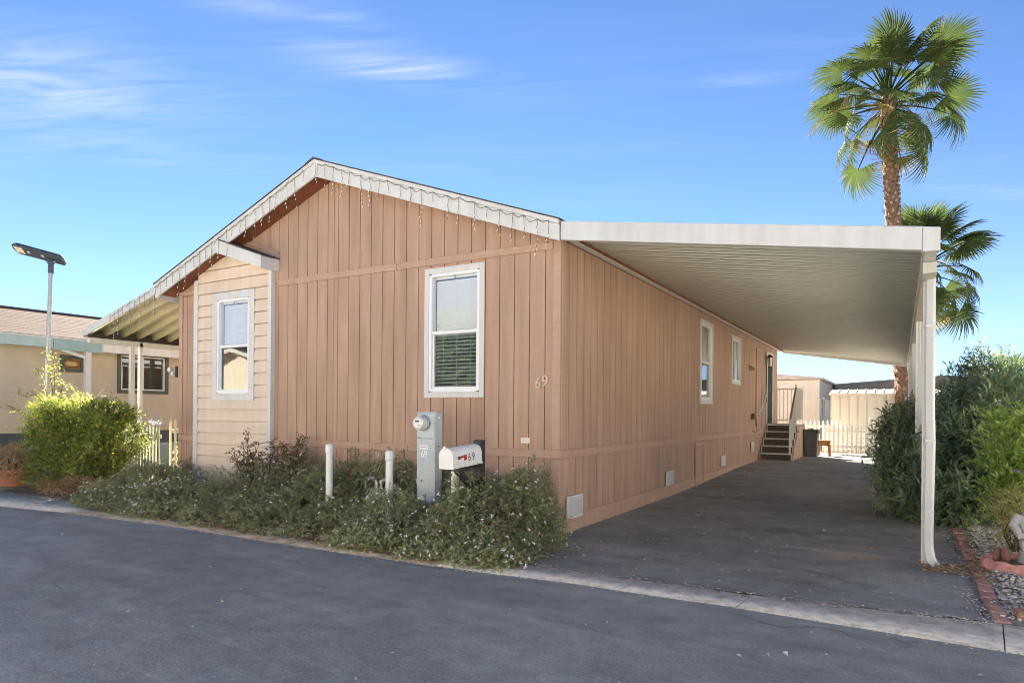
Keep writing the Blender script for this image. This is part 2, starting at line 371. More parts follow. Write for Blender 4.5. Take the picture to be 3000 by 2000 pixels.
# ------------------------------------------------------------------ foliage helpers
def np_mesh(name, verts, faces, tone=None, smooth=False):
    """verts (N,3), faces (M,k) all of k corners"""
    me = bpy.data.meshes.new(name)
    nv, nf, k = len(verts), len(faces), faces.shape[1]
    me.vertices.add(nv); me.vertices.foreach_set('co', verts.astype(np.float32).ravel())
    me.loops.add(nf * k); me.loops.foreach_set('vertex_index', faces.astype(np.int32).ravel())
    me.polygons.add(nf); me.polygons.foreach_set('loop_start', np.arange(0, nf * k, k, dtype=np.int32))
    if tone is not None:
        a = me.attributes.new('tone', 'FLOAT', 'POINT'); a.data.foreach_set('value', tone.astype(np.float32).ravel())
    me.update(calc_edges=True); me.validate()
    if smooth: me.shade_smooth()
    return me
def unit(v): return v / np.maximum(np.linalg.norm(v, axis=1, keepdims=True), 1e-9)
def leaf_geo(pos, d, n, L, W, fold=.25, curl=.15):
    """two-sided leaf of 6 corners (4 triangles): base, 2 shoulders, midrib, tip"""
    d = unit(d); s = unit(np.cross(d, n)); n = np.cross(s, d); L = L[:, None]; W = W[:, None]
    b = pos; t = pos + d * L - n * (L * curl); mid = pos + d * L * .5
    l = pos + d * L * .42 + s * W * .5 + n * W * fold; r = pos + d * L * .42 - s * W * .5 + n * W * fold
    v = np.stack([b, l, mid, r, t], 1).reshape(-1, 3)
    i = (np.arange(len(pos)) * 5)[:, None]
    f = np.concatenate([i + np.array([[0, 2, 1]]), i + np.array([[0, 3, 2]]), i + np.array([[1, 2, 4]]), i + np.array([[2, 3, 4]])])
    return v, f
def leaves(name, pos, d, n, L, W, tone, m, parent, fold=.25, curl=.15):
    v, f = leaf_geo(pos, d, n, L, W, fold, curl)
    o = np.array(origin(parent)) if parent is not None else np.zeros(3)
    return link(name, np_mesh(name, v - o, f, np.repeat(tone, 5)), parent, m)
def sprigs(base, d, length, k, spread=.9, droop=.15, jit=.3):
    """k leaves along each sprig: returns positions, directions, normals, fraction, sprig index"""
    n = len(base); d = unit(d)
    t = np.tile((np.arange(k) + .6) / k, (n, 1)) + rng.uniform(-.3 / k, .3 / k, (n, k))
    g = np.array([0, 0, -1.0])
    pos = base[:, None, :] + d[:, None, :] * (t * length[:, None])[:, :, None] + g * ((t ** 2) * length[:, None] * droop)[:, :, None]
    rv = unit(rng.normal(size=(n * k, 3))); dd = np.repeat(d, k, 0)
    side = unit(rv - dd * np.sum(rv * dd, 1, keepdims=True))
    ld = unit(dd * (1 - spread * .55) + side * spread + rng.normal(size=(n * k, 3)) * jit * .4)
    nn = unit(dd + np.array([0, 0, .8]) + rng.normal(size=(n * k, 3)) * .35)
    return pos.reshape(-1, 3), ld, nn, t.ravel(), np.repeat(np.arange(n), k)
def mound_points(c, r, n, lo=.7, flat=0.0, lump=.22, half=True, seed=0):
    """points on a lumpy ellipsoid shell and outward directions"""
    rs = np.random.default_rng(seed + 11)
    u = unit(rng.normal(size=(n, 3)))
    if half: u[:, 2] = np.abs(u[:, 2]) * 1.0 - .08
    u = unit(u)
    ph = rs.uniform(0, 6.28, (6, 3)); fr = rs.uniform(2.0, 5.5, (6, 3))
    s = sum(np.sin(u @ np.diag(fr[i]) + ph[i]).prod(1) for i in range(6)) / 2.0
    rad = (1 + lump * s) * rng.uniform(lo, 1.0, n) ** .6
    r = np.array(r); p = u * r * rad[:, None] + np.array(c)
    return p, unit(u / r), s
def twigs(mb, base, tip_pts, r0, r1, bend=.15):
    for t in tip_pts:
        b = Vector(base) + Vector((random.uniform(-.06, .06), random.uniform(-.06, .06), 0)); t = Vector(t)
        mid = (b + t) / 2 + Vector((random.uniform(-bend, bend), random.uniform(-bend, bend), random.uniform(0, bend)))
        mb.tube([b, (b + mid) / 2 + Vector((random.uniform(-.03, .03), random.uniform(-.03, .03), 0)), mid, (mid + t) / 2, t], [r0, r0 * .85, (r0 + r1) / 2, r1 * 1.3, r1], 5)

# ================================================================== THE SETTING
def struct(name, me, m, parent=None):
    o = link(name, me, parent, m)
    if parent is None: o['kind'] = 'structure'
    return o
def sheet(name, m, xs, ys, zf, parent=None):
    X, Y = np.meshgrid(np.array(xs, float), np.array(ys, float)); Z = np.vectorize(zf)(X, Y)
    v = np.stack([X.ravel(), Y.ravel(), Z.ravel()], 1); nx, ny = len(xs), len(ys)
    i = np.arange(nx * ny).reshape(ny, nx)
    f = np.stack([i[:-1, :-1].ravel(), i[:-1, 1:].ravel(), i[1:, 1:].ravel(), i[1:, :-1].ravel()], 1)
    return struct(name, np_mesh(name, v, f), m, parent)
def gz(y):                      # the driveway climbs a little towards the back
    t = min(max((y - 3) / 9, 0), 1); return .008 + .142 * t * t * (3 - 2 * t)
LO = [(-40, -6), (-20, -3.6), (-12, -2.75), (-7.65, -2.38), (-6, -2.14), (-4, -2.0), (-1.8, -1.975), (0, -1.88), (1, -1.77), (2.3, -1.72), (3.9, -1.77), (6, -1.8), (40, -1.8)]
UP = [(-40, -5), (-20, -2.6), (-9.5, -1.66), (-6.8, -1.62), (-3, -1.55), (0, -1.5), (.9, -1.43), (2.3, -1.39), (3.45, -1.27), (4, -1.18), (6, -1.15), (40, -1.15)]
lo_y = lambda x: float(np.interp(x, [p[0] for p in LO], [p[1] for p in LO]))
up_y = lambda x: float(np.interp(x, [p[0] for p in UP], [p[1] for p in UP]))
dust = mat('dusty_ground', (.33, .27, .20), .95, .35, .9, .5, 30, detail=10)
sheet('ground', dust, [-900, -60, 60, 900], [-900, -60, 60, 900], lambda x, y: -.05)
xs = np.concatenate([np.arange(-40, -8, 4), np.arange(-8, 8, .25), np.arange(8, 41, 4)])
def strip(name, m, fa, fb, za, zb, n, parent=None, xs=xs):
    v = []; f = []
    for i, x in enumerate(xs):
        for k in range(n + 1):
            t = k / n; v.append((x, fa(x) * (1 - t) + fb(x) * t, za * (1 - t) + zb * t))
    for i in range(len(xs) - 1):
        for k in range(n): a = i * (n + 1) + k; f.append((a, a + n + 1, a + n + 2, a + 1))
    return struct(name, np_mesh(name, np.array(v), np.array(f)), m, parent)
strip('road', road_m, lambda x: -9.2, lambda x: lo_y(x) + .03, -.012, 0.0, 4)
# concrete gutter: cast lengths with open joints between them
dirty_conc = mat('dirt_covered_concrete', (.60, .52, .41), .95, .4, 7, .8, 60, col2=(.27, .20, .14), detail=10)
kerb = bpy.data.objects.new('kerb', None); COL.objects.link(kerb); kerb['kind'] = 'structure'
jx = [-40, -26, -14, -9.4, -6.3, -3.9, -1.9, -.3, 1.42, 2.31, 3.86, 6.4, 10, 20, 40]
for a, b in zip(jx[:-1], jx[1:]):
    a2, b2 = a + .003, b - .003; n = max(2, int((b2 - a2) / .35)); v = []; f = []; rs = [random.uniform(-.012, .012) for _ in range(n + 1)]
    for i in range(n + 1):
        x = a2 + (b2 - a2) * i / n; sk = .05 if (i == 0 and a in (1.42, 2.31, 3.86)) or (i == n and b in (1.42, 2.31, 3.86)) else 0
        jit = rs[i]
        for t, z in ((0, -.06), (0, .004), (.45, .011), (1, .020), (1, -.06)):
            v.append((x + sk * (t - .5), (lo_y(x) + jit) * (1 - t) + (up_y(x) + rs[(i * 3 + 1) % len(rs)]) * t, z))
    for i in range(n):
        for k in range(4): f.append((i * 5 + k, i * 5 + k + 5, i * 5 + k + 6, i * 5 + k + 1))
    link('concrete_slab', np_mesh('concrete_slab', np.array(v), np.array(f)), kerb, concrete if b > 0 or b < -6 else dirty_conc)
# driveway
ys = np.concatenate([[-1.0], np.arange(-.5, 16.2, .5)])
v = []; f = []; xd = np.linspace(-.02, 3.80, 20)
rows = [None] + list(ys)
for r_ in rows:
    for i, x in enumerate(xd):
        y = up_y(x) - .004 + .015 * math.sin(x * 9) if r_ is None else r_
        xx = x + (.018 * math.sin(y * 7.3) + .012 * math.sin(y * 19) if i == len(xd) - 1 else 0)
        v.append((xx, y, gz(y) + (.016 if r_ is None else .006)))
nx = len(xd)
for r_ in range(len(rows) - 1):
    for i in range(nx - 1): a = r_ * nx + i; f.append((a, a + 1, a + nx + 1, a + nx))
struct('driveway', np_mesh('driveway', np.array(v), np.array(f), smooth=True), drive_m)
sheet('back_yard', mat('pale_concrete', (.52, .47, .39), .9, .2, 2, .3, 60), [-30, -.1, 3.9, 30], [14.9, 16.1, 60], lambda x, y: gz(y) - .008 if y > 15 else gz(y) - .012)
def bed_z(x, y):
    t = max(0, min(1, (y - up_y(x)) / .7)); return .012 + .07 * t
sheet('planting_bed', soil, np.arange(-9.6, .01, .4), [-1.75, -1.5, -1.2, -.9, -.6, -.3, 0.05], lambda x, y: bed_z(x, y) if y > -1.7 else .004)
sheet('side_yard', mat('side_yard_concrete', (.42, .37, .30), .9, .3, 2, .4, 60), [-13, -7.1], [-1.6, 0, 16], lambda x, y: .006)
gravel_bed = sheet('gravel_bed', mat('gravel_dirt', (.42, .37, .31), .95, .4, 20, .5, 90), [3.80, 4.4, 5.5, 9], [-1.16, 0, 2, 5, 16], lambda x, y: .006 + (.02 if x > 4 else 0))
strip('far_kerb', concrete, lambda x: -9.75, lambda x: -9.15, .02, .02, 1)
sheet('far_verge', mat('verge_gravel', (.50, .46, .39), .95, .3, 3, .3, 60), [-40, 40], [-40, -9.75], lambda x, y: .01)

# ================================================================== THE HOUSE
XL, XR, YB = -7.2, 0.0, 15.0
AX = -3.62
zt = lambda x: 4.82 - .362 * abs(x - AX)
home = thing('mobile_home', (-3.6, 0, 0), 'large brown wood-sided mobile home with a white-edged gable and carport', 'mobile home')
HF = (-1.86, -1.115, 1.65, 3.12)               # openings: a0, a1, z0, z1
HB = (-6.08, -5.32, 1.66, 3.12)
HS1 = (5.99, 6.79, 1.66, 3.12); HS2 = (8.68, 9.50, 2.15, 3.10); HD = (13.12, 14.05, 1.12, 3.14)
T = .012
BAY0, BAY1 = -6.70, -4.80
# --- wall cores
c = MB()
for a0, a1, z0, z1 in rect_minus((XL + .01, XR - T, 0, 3.29), [HF, HB]): c.box(a0, a1, T, .11, z0, z1)
c.prism([(XL + .01, 3.29), (XR - T, 3.29), (XR - T, zt(0) - .19), (AX, zt(AX) - .19), (XL + .01, zt(XL) - .19)], 'y', T, .11)
c.build('front_wall', groove, home)
c = MB()
for a0, a1, z0, z1 in rect_minus((.115, YB, 0, 3.33), [HS1, HS2]): c.box(-.11, -T, a0, a1, z0, z1)
c.build('side_wall', groove, home)
MB().box(XL, XL + .1, .12, YB, 0, 3.33).build('side_wall', siding, home)
MB().prism([(XL, 0), (XR - .01, 0), (XR - .01, 3.33), (AX, zt(AX) - .19), (XL, 3.33)], 'y', YB, YB + .1).build('rear_wall', siding, home)
MB().box(XL + .1, -.115, .12, YB, .85, .95).build('floor_deck', dark_in, home)
MB().box(XL + .1, -.115, .12, YB, 3.22, 3.28).build('ceiling', dark_in, home)
MB().box(XL + .1, -.115, 4.0, 4.1, .96, 3.21).build('partition', dark_in, home)
# --- vertical siding boards, front
nb = 35; bw = (XR - XL) / nb; g = .0052
def front_board(a0, a1, z0, top):
    hs = [(h[0] - .02, h[1] + .02, h[2] - .02, h[3] + .02) for h in (HF,)] + [(BAY0 + .03, BAY1 - .03, 0, 3.9)]
    if callable(top):
        if a1 <= BAY1 - .03 and a0 >= BAY0 + .03 and top(a0) < 3.95 and top(a1) < 3.95: return
        pts = [(a0, z0), (a1, z0), (a1, top(a1))]
        if a0 < AX < a1: pts.append((AX, top(AX)))
        pts.append((a0, top(a0)))
        MB().prism(pts, 'y', 0, T).build('siding_board', siding, home, .0018); return
    rs = rect_minus((a0, a1, z0, top), hs)
    if not rs: return
    groups = {}
    for r in rs: groups.setdefault(0 if r[2] < 2 else 1, []).append(r)
    if any(r[2] < 2 and r[3] > 2 for r in rs): groups = {0: rs}
    for q in groups.values():
        m = MB()
        for r in q: m.box(r[0], r[1], 0, T, r[2], r[3])
        m.build('siding_board', siding, home, .0018 if len(q) == 1 else 0)
for i in range(nb):
    a0, a1 = XL + i * bw + g, XL + (i + 1) * bw - g
    if i == 0: a0 = XL
    if i == nb - 1: a1 = XR - .002
    front_board(a0, a1, .015, .865)
    front_board(a0, a1, .873, 3.285)
    front_board(a0, a1, 3.293, lambda x: zt(x) - .175)
# --- vertical siding boards, side
nb2 = 73; bw2 = YB / nb2
for i in range(nb2):
    a0, a1 = i * bw2 + .0075, (i + 1) * bw2 - .0075
    if i == 0: a0 = .001
    for z0, z1 in ((.2, .865), (.873, 3.345)):
        rs = rect_minus((a0, a1, z0, z1), [(h[0] - .02, h[1] + .02, h[2] - .02, h[3] + .02) for h in (HS1, HS2)])
        if not rs: continue
        m = MB()
        for r in rs: m.box(-T, 0, r[0], r[1], r[2], r[3])
        m.build('siding_board', siding, home, .0018 if len(rs) == 1 else 0)
# --- trim boards
def trim_front(name, x0, x1, z0, z1, p=.02, m=siding_trim): return box_part(name, m, home, x0, x1, -p, -.0005, z0, z1, .004)
def trim_side(name, y0, y1, z0, z1, p=.02, m=siding_trim): return box_part(name, m, home, .0005, p, y0, y1, z0, z1, .004)
trim_front('belly_band', -4.79, -2.2, .868, .965, .021); trim_front('belly_band', -2.196, .02, .868, .965, .021)
trim_front('belly_band', XL, BAY0 - .003, .868, .965, .021)
trim_front('gable_band', -4.72, -2.42, 3.245, 3.335, .022); trim_front('gable_band', -2.415, -.105, 3.245, 3.335, .022)
trim_front('gable_band', XL, BAY0 - .003, 3.30, 3.36, .022)
trim_front('corner_board', -.10, .0, .968, 3.335, .019); trim_front('corner_board', -.115, -.0, .015, .865, .019)
trim_front('corner_board', XL - .001, XL + .09, .968, 3.298, .019); trim_front('corner_board', XL - .001, XL + .09, .015, .865, .019)
trim_front('joint_batten', -3.595, -3.575, .97, 3.243, .010); trim_front('joint_batten', -3.595, -3.575, 3.337, 4.63, .010)
for y0, y1 in ((-.02, 4.86), (4.863, 9.75), (9.753, YB)): trim_side('belly_band', y0, y1, .868, .968, .022)
trim_side('corner_board', .0, .09, .97, 3.34, .014)
for y0, y1 in ((-.018, 3.66), (3.663, 7.32), (7.323, YB)): trim_side('base_board', y0, y1, -.02, .205, .018)
trim_front('base_board', -4.8, .0, -.02, .12, .016)
# skirting access hatch
hatch = MB()
hatch.box(.002, .012, 5.66, 6.16, .06, .80); hatch = hatch.build('access_hatch', siding, home, .003)
for nm, (y0, y1, z0, z1) in zip(('hatch_trim',) * 4, ((5.59, 5.66, .02, .85), (6.16, 6.22, .02, .85), (5.66, 6.16, .79, .85), (5.66, 6.16, .02, .08))): box_part(nm, siding_trim, hatch, .0125, .030, y0, y1, z0, z1, .003)
# crawl-space vents
def vent(y0, y1, z0, z1):
    v_ = MB().box(.019, .024, y0, y1, z0, z1).build('crawl_vent', white, home, .001)
    fr = MB()
    for a in ((y0, y1, z0, z0 + .03), (y0, y1, z1 - .03, z1), (y0, y0 + .03, z0 + .03, z1 - .03), (y1 - .03, y1, z0 + .03, z1 - .03)): fr.box(.0245, .034, *a)
    fr.build('vent_frame', white, v_)
    n = 11
    for i in range(n):
        z = z0 + .04 + (z1 - z0 - .08) * i / (n - 1)
        MB().bar((.030, y0 + .035, z), (.030, y1 - .035, z), .014, .005, (1, 0, .8)).build('vent_louvre', white, v_)
vent(.13, .55, .165, .43); vent(3.82, 4.22, .21, .44); vent(7.57, 7.98, .27, .49); vent(10.84, 11.2, .42, .67)

# --- windows
def window(opening, frontal, plane, lower_dark, blind_bottom, tw=.085, slider=False, dark_gap=True):
    """a vinyl single-hung window: trim boards, vinyl frame, sashes, glass, blind slats; frontal = faces -Y, else faces +X"""
    a0, a1, z0, z1 = opening
    def bx(mb, b0, b1, d0, d1, c0, c1):      # b along the wall, d = depth outwards (positive is out), c height
        if frontal: mb.box(b0, b1, plane - d1, plane - d0, c0, c1)
        else: mb.box(plane + d0, plane + d1, b0, b1, c0, c1)
        return mb
    w = bx(MB(), a0 - .012, a0 + .026, -.085, .012, z0, z1)
    bx(w, a1 - .026, a1 + .012, -.085, .012, z0, z1); bx(w, a0 + .026, a1 - .026, -.085, .012, z1 - .026, z1 + .012); bx(w, a0 + .026, a1 - .026, -.085, .012, z0 - .012, z0 + .03)
    w = w.build('window', vinyl, home)
    for r in ((a0 - tw, a0 - .013, z0 - tw, z1 + tw), (a1 + .013, a1 + tw, z0 - tw, z1 + tw), (a0 - .0125, a1 + .0125, z1 + .013, z1 + tw), (a0 - .0125, a1 + .0125, z0 - tw, z0 - .013)):
        bx(MB(), r[0], r[1], .0008, .022, r[2], r[3]).build('window_trim', white, w, .004)
    zm = (z0 + z1) / 2 - .0
    i0, i1 = a0 + .027, a1 - .027
    if slider:
        am = (a0 + a1) / 2
        bx(MB(), am - .018, am + .018, -.05, -.005, z0 + .031, z1 - .027).build('meeting_rail', vinyl, w, .003)
        panes = ((i0, am - .019, z0 + .031, z1 - .027, -.04, glass_scr), (am + .019, i1, z0 + .031, z1 - .027, -.025, glass))
    else:
        bx(MB(), i0, i1, -.055, -.004, zm - .02, zm + .022).build('meeting_rail', vinyl, w, .003)
        ls = MB(); s = .022
        for r in ((i0, i0 + s, z0 + .031, zm - .021), (i1 - s, i1, z0 + .031, zm - .021), (i0 + s, i1 - s, z0 + .031, z0 + .031 + s), ): bx(ls, r[0], r[1], -.052, -.014, r[2], r[3])
        ls.build('lower_sash', vinyl, w)
        panes = ((i0, i1, zm + .023, z1 - .027, -.022, glass), (i0 + s, i1 - s, z0 + .031 + s, zm - .021, -.036, glass_scr))
        am = (a0 + a1) / 2
        bx(MB(), am - .012, am + .012, -.019, -.012, z1 - .062, z1 - .032).build('sash_latch', mat('latch_grey', (.30, .31, .31), .5), w)
    for (b0, b1, c0, c1, d, gm) in panes: bx(MB(), b0, b1, d - .004, d, c0, c1).build('glass_pane', gm, w)
    # blind
    z = z1 - .045; pitch = .047; hr = bx(MB(), i0 + .01, i1 - .01, -.110, -.060, z1 - .05, z1 + .0).build('blind_rail', slat_m, w)
    while z > z0 + blind_bottom:
        z -= pitch; til = 1.0 if z > zm - .03 or not dark_gap else .42
        m = MB(); dz, dd = math.sin(til * 1.35) * .025, math.cos(til * 1.35) * .025
        if frontal: m.prism([(plane + .085 - dd, z - dz), (plane + .085 + dd, z + dz), (plane + .085 + dd - .001, z + dz + .0028), (plane + .085 - dd - .001, z - dz + .0028)], 'x', i0 + .012, i1 - .012)
        else: m.prism([(plane - .085 + dd, z - dz), (plane - .085 - dd, z + dz), (plane - .085 - dd + .001, z + dz + .0028), (plane - .085 + dd + .001, z - dz + .0028)], 'y', i0 + .012, i1 - .012)
        m.build('blind_slat', slat_m, w)
    for k in (.2, .5, .8):
        b = i0 + (i1 - i0) * k; bx(MB(), b - .003, b + .003, -.058, -.056, z, z1 - .05).build('blind_cord', slat_m, w)
    return w
window(HF, True, 0.0, True, .06)
window(HB, True, -.062, True, .80, tw=.13)
window(HS1, False, 0.0, True, .80); window(HS2, False, 0.0, True, .2, slider=True)

# --- bay bump-out with lap siding
BP = -.062
core = MB()
for r in rect_minus((BAY0 + .01, BAY1 - .01, .08, 3.46), [HB]): core.box(r[0], r[1], BP + .035, -.0006, r[2], r[3])
core.prism([(BAY0 + .01, 3.46), (BAY1 - .01, 3.46), (BAY1 - .01, 3.52), (-5.77, 3.86), (BAY0 + .01, 3.52)], 'y', BP + .035, -.0006)
bay = core.build('bay_wall', cream, home)
lz = .10; lap = .186
while lz < 3.86:
    z0, z1 = lz, lz + lap - .014
    x0 = BAY0 + .105; x1 = BAY1 - .075
    if z1 > 3.50:      # clipped by the little gable
        half = max(0, (3.875 - z0) / .345)
        x0 = max(x0, -5.77 - half); x1 = min(x1, -5.77 + half)
    hs = rect_minus((x0, x1, z0, z1), [(HB[0] - .02, HB[1] + .02, HB[2] - .02, HB[3] + .02)])
    groups = {}
    for r in hs:
        key = 0
        if r[1] <= HB[0] and len([q for q in hs if q[0] >= HB[1]]) and (z0 > HB[2] - .02 and z1 < HB[3] + .02): key = 1
        groups.setdefault(key, []).append(r)
    for q in groups.values():
        m = MB()
        for r in q:
            if z1 > 3.5:
                zl = min(r[3], 3.90 - .345 * abs(r[0] + 5.77)); zr = min(r[3], 3.90 - .345 * abs(r[1] + 5.77)); 
                pts = [(r[0], r[2]), (r[1], r[2]), (r[1], max(zr, r[2] + .004))]
                xa = (3.90 - r[3]) / .345
                if zr < r[3] - .001 and xa > 0: pts.append((min(-5.77 + xa, r[1] - .001), r[3]))
                if xa <= 0: pts.append((-5.77, 3.90))
                if zl < r[3] - .001 and xa > 0: pts.append((max(-5.77 - xa, r[0] + .001), r[3]))
                pts.append((r[0], max(zl, r[2] + .004)))
                m.prism(pts, 'y', BP - .010, BP + .0345)
            else:
                m.prism([(BP - .016, r[2]), (BP + .0345, r[2]), (BP + .0345, r[3]), (BP + .004, r[3])], 'x', r[0], r[1])
        m.build('lap_board', cream, bay)
    lz += lap
for x0, x1 in ((BAY0, BAY0 + .105), (BAY1 - .075, BAY1)): box_part('bay_corner_trim', white, bay, x0, x1, BP - .022, -.0005 if x1 == BAY1 else -.0006, .06, 3.50, .004)

# --- roof
def slope_slab(name, m, x0, x1, y0, y1, off0, off1, parent=home, f=zt, bevel=0):
    return MB().prism([(x0, f(x0) + off0), (x1, f(x1) + off0), (x1, f(x1) + off1), (x0, f(x0) + off1)], 'y', y0, y1).build(name, m, parent, bevel)
EL, ER = -7.38, .132
rf = slope_slab('roof', shingle_m, AX, ER + .02, -.362, YB + .3, .006, .020)
rf2 = slope_slab('roof', shingle_m, EL - .02, AX, -.362, YB + .3, .006, .020)
slope_slab('roof_deck', soffit_m, AX, ER - .01, -.300, YB + .29, -.12, .004); slope_slab('roof_deck', soffit_m, EL + .01, AX, -.300, YB + .29, -.12, .004)
for i, y in enumerate(np.arange(-.345, YB, .34)):   # ridge cap shingles
    MB().prism([(AX - .15, zt(AX - .15) + .021), (AX, zt(AX) + .021), (AX + .15, zt(AX + .15) + .021), (AX + .15, zt(AX + .15) + .030), (AX, zt(AX) + .034), (AX - .15, zt(AX - .15) + .030)], 'y', y - .018, y + .335).build('ridge_shingle', shingle_m, rf)
for x0, x1 in ((AX, ER - .03), (EL + .03, AX)): slope_slab('soffit', soffit_m, x0, x1, -.30, -.001, -.172, -.122)
def rake(x0, x1):
    b = slope_slab('rake_fascia', white, x0, x1, -.332, -.301, -.225, -.047, bevel=.003)
    slope_slab('drip_edge', white, x0, x1, -.350, -.301, -.046, .004, b)
rake(AX + .001, ER); rake(EL, AX - .001)
box_part('fascia_cap', white, home, AX - .026, AX + .026, -.345, -.333, 4.60, 4.80, .002)
# eave hanger along the carport side, brown frieze below it
box_part('eave_fascia', white, home, .030, .105, -.29, YB + .28, 3.335, 3.44, .004)
box_part('frieze', soffit_m, home, .0, .029, .0, YB, 3.345, 3.40, 0)
box_part('eave_fascia', white, home, EL - .02, EL + .01, -.29, YB + .28, 3.22, 3.40, .004)
# bay gable: front fascia, end return and its own little shingled roof
bz = lambda x: 4.005 - .345 * abs(x + 5.77)
MB().prism([(-5.66, bz(-5.66)), (-4.72, bz(-4.72)), (-4.72, bz(-4.72) - .182), (-5.77, bz(-5.77) - .182 - .02)], 'y', -.334, -.303).build('bay_fascia', white, home, .003)
MB().prism([(-.302, bz(-4.72)), (-.001, bz(-4.72)), (-.001, bz(-4.72) - .182), (-.302, bz(-4.72) - .182)], 'x', -4.75, -4.719).build('bay_fascia_return', white, home, .003)
MB().prism([(-5.70, bz(-5.70) + .004), (-4.70, bz(-4.70) + .004), (-4.70, bz(-4.70) + .022), (-5.70, bz(-5.70) + .022)], 'y', -.35, -.001).build('bay_roof', shingle_m, home)
MB().prism([(-5.77, bz(-5.77) - .19), (-4.76, bz(-4.76) - .16), (-4.76, bz(-4.76) - .02), (-5.77, bz(-5.77) - .02)], 'y', -.30, -.001).build('bay_soffit', cream, home)
MB().prism([(-5.55, bz(-5.55) + .023), (-4.715, bz(-4.715) + .023), (-4.715, bz(-4.715) + .12), (-5.28, bz(-5.28) + .14), (-5.5, bz(-5.5) + .09)], 'y', -.024, -.0008).build('roof_flashing', siding_trim, home, .003)

# --- house number, plate
num_m = mat('bronze_number', (.56, .42, .32), .45)
text_part('house_number', '6', .185, num_m, home, (-.292, -.008, 1.725), (R(90), 0, 0), .008, shear=.12, width=.9, bold=.003)
text_part('house_number', '9', .185, num_m, home, (-.205, -.008, 1.745), (R(90), 0, 0), .008, shear=.12, width=.9, bold=.003)
plq = box_part('utility_notice', mat('cream_notice', (.78, .72, .60), .5), home, -.512, -.395, -.006, -.0006, 1.033, 1.097, .001)
for i, k in enumerate((.018, .034, .047)): box_part('notice_print', mat('faded_print', (.62, .50, .42), .6), plq, -.50, -.41 - .02 * i, -.0075, -.0062, 1.033 + k, 1.037 + k, 0)

# --- doors on the carport side
door_m = mat('dark_green_door', (.055, .066, .062), .8, .1, 6, spec=.15)
dr = box_part('entry_door', door_m, home, -.005, .018, 13.16, 14.02, 1.12, 3.10, .003)
for r in ((13.06, 13.155, 1.12, 3.18), (14.025, 14.12, 1.12, 3.18), (13.1555, 14.0245, 3.105, 3.18)): box_part('door_trim', white, dr, .0008, .030, *r, .003)
for z0, z1 in ((1.25, 1.95), (2.1, 3.0)):
    for y0, y1 in ((13.26, 13.56), (13.62, 13.92)): box_part('door_panel', door_m, dr, .019, .026, y0, y1, z0, z1, .004)
MB().lathe([(0.0, 0), (.028, .0), (.03, .02), (.02, .045), (0.001, .05)], (0, 0, 0), 12).build('door_knob', mat('brass', (.55, .38, .13), .3, metal=1), dr, smooth=True).matrix_local = Matrix.Translation(Vector((.018 + 3.6, 13.22, 2.05))) @ Matrix.Rotation(R(90), 4, 'Y')
ud = box_part('utility_door', siding, home, .0006, .016, 11.6, 12.3, 1.12, 3.05, .003)
for r in ((11.52, 11.595, 1.05, 3.13), (12.305, 12.38, 1.05, 3.13), (11.5955, 12.3045, 3.055, 3.13)): box_part('door_trim', siding_trim, ud, .0008, .028, *r, .003)

# ================================================================== CARPORT
cu_z = lambda x: 3.378 - .150 * (x - .1)
cp = thing('carport', (1.8, 0, 0), 'long white aluminium carport roof on slim posts along the house', 'carport')
# ribbed roof panels, each one a pan running from the house to the gutter
pw = .305
prof = [(0, 0), (.004, .072), (.048, .072), (.052, 0), (.125, 0), (.131, .018), (.140, .018), (.146, 0), (.155, 0), (.159, .062), (.202, .062), (.206, 0), (.255, 0), (.261, .018), (.270, .018), (.276, 0), (.304, 0)]
def pan_mesh(name, x0, x1, zf, prof, yscale=1.0):
    v = []; f = []
    for t in (0, .004):
        for (x) in (x0, x1):
            for (y, z) in prof: v.append((x, y, zf(x) + z + t))
    n = len(prof)
    for t in (0, 1):
        for i in range(n - 1):
            a = t * 2 * n + i; q = (a, a + 1, a + n + 1, a + n); f.append(q if t else q[::-1])
    for i in range(n - 1): f.append((i, i + 1, 2 * n + i + 1, 2 * n + i)); f.append((n + i, 3 * n + i, 3 * n + i + 1, n + i + 1))
    return np_mesh(name, np.array(v), np.array(f))
pm = pan_mesh('roof_panel', .106 - 1.8, 3.455 - 1.8, lambda x: cu_z(x + 1.8), prof)
n_p = int(15.75 / pw)
for i in range(n_p):
    o = link('roof_panel', pm, cp, panel_metal); o.location = (0, -.262 + i * pw, 0)
Y1 = -.262 + n_p * pw
ft = lambda x: 3.447 - .1566 * (x - .145); 
for x0, x1 in ((.145, 3.435), (3.438, 3.56)):
    MB().prism([(x0, ft(x0)), (x1, ft(x1)), (x1, ft(x1) - .188), (x0, ft(x0) - .2)], 'y', -.325, -.30).build('front_fascia', wht_metal, cp, .003)
MB().prism([(.146, ft(.146) - .006), (3.559, ft(3.559) - .006), (3.559, ft(3.559) + .008), (.146, ft(.146) + .008)], 'y', -.299, -.265).build('fascia_lip', wht_metal, cp)
MB().prism([(.146, ft(.146) - .200), (3.44, ft(3.44) - .188), (3.44, ft(3.44) - .182), (.146, ft(.146) - .194)], 'y', -.2995, -.27).build('fascia_lip', wht_metal, cp)
MB().prism([(.1, ft(.1) - .02), (3.54, ft(3.54) - .02), (3.54, ft(3.54) - .15), (.1, ft(.1) - .15)], 'y', Y1 + .003, Y1 + .03).build('rear_fascia', wht_metal, cp, .003)
gut = MB().prism([(3.458, 2.745), (3.545, 2.745), (3.562, 2.90), (3.562, 2.912), (3.552, 2.912), (3.536, 2.757), (3.466, 2.757), (3.466, 2.90), (3.458, 2.90)], 'y', -.2985, Y1).build('gutter', wht_metal, cp)
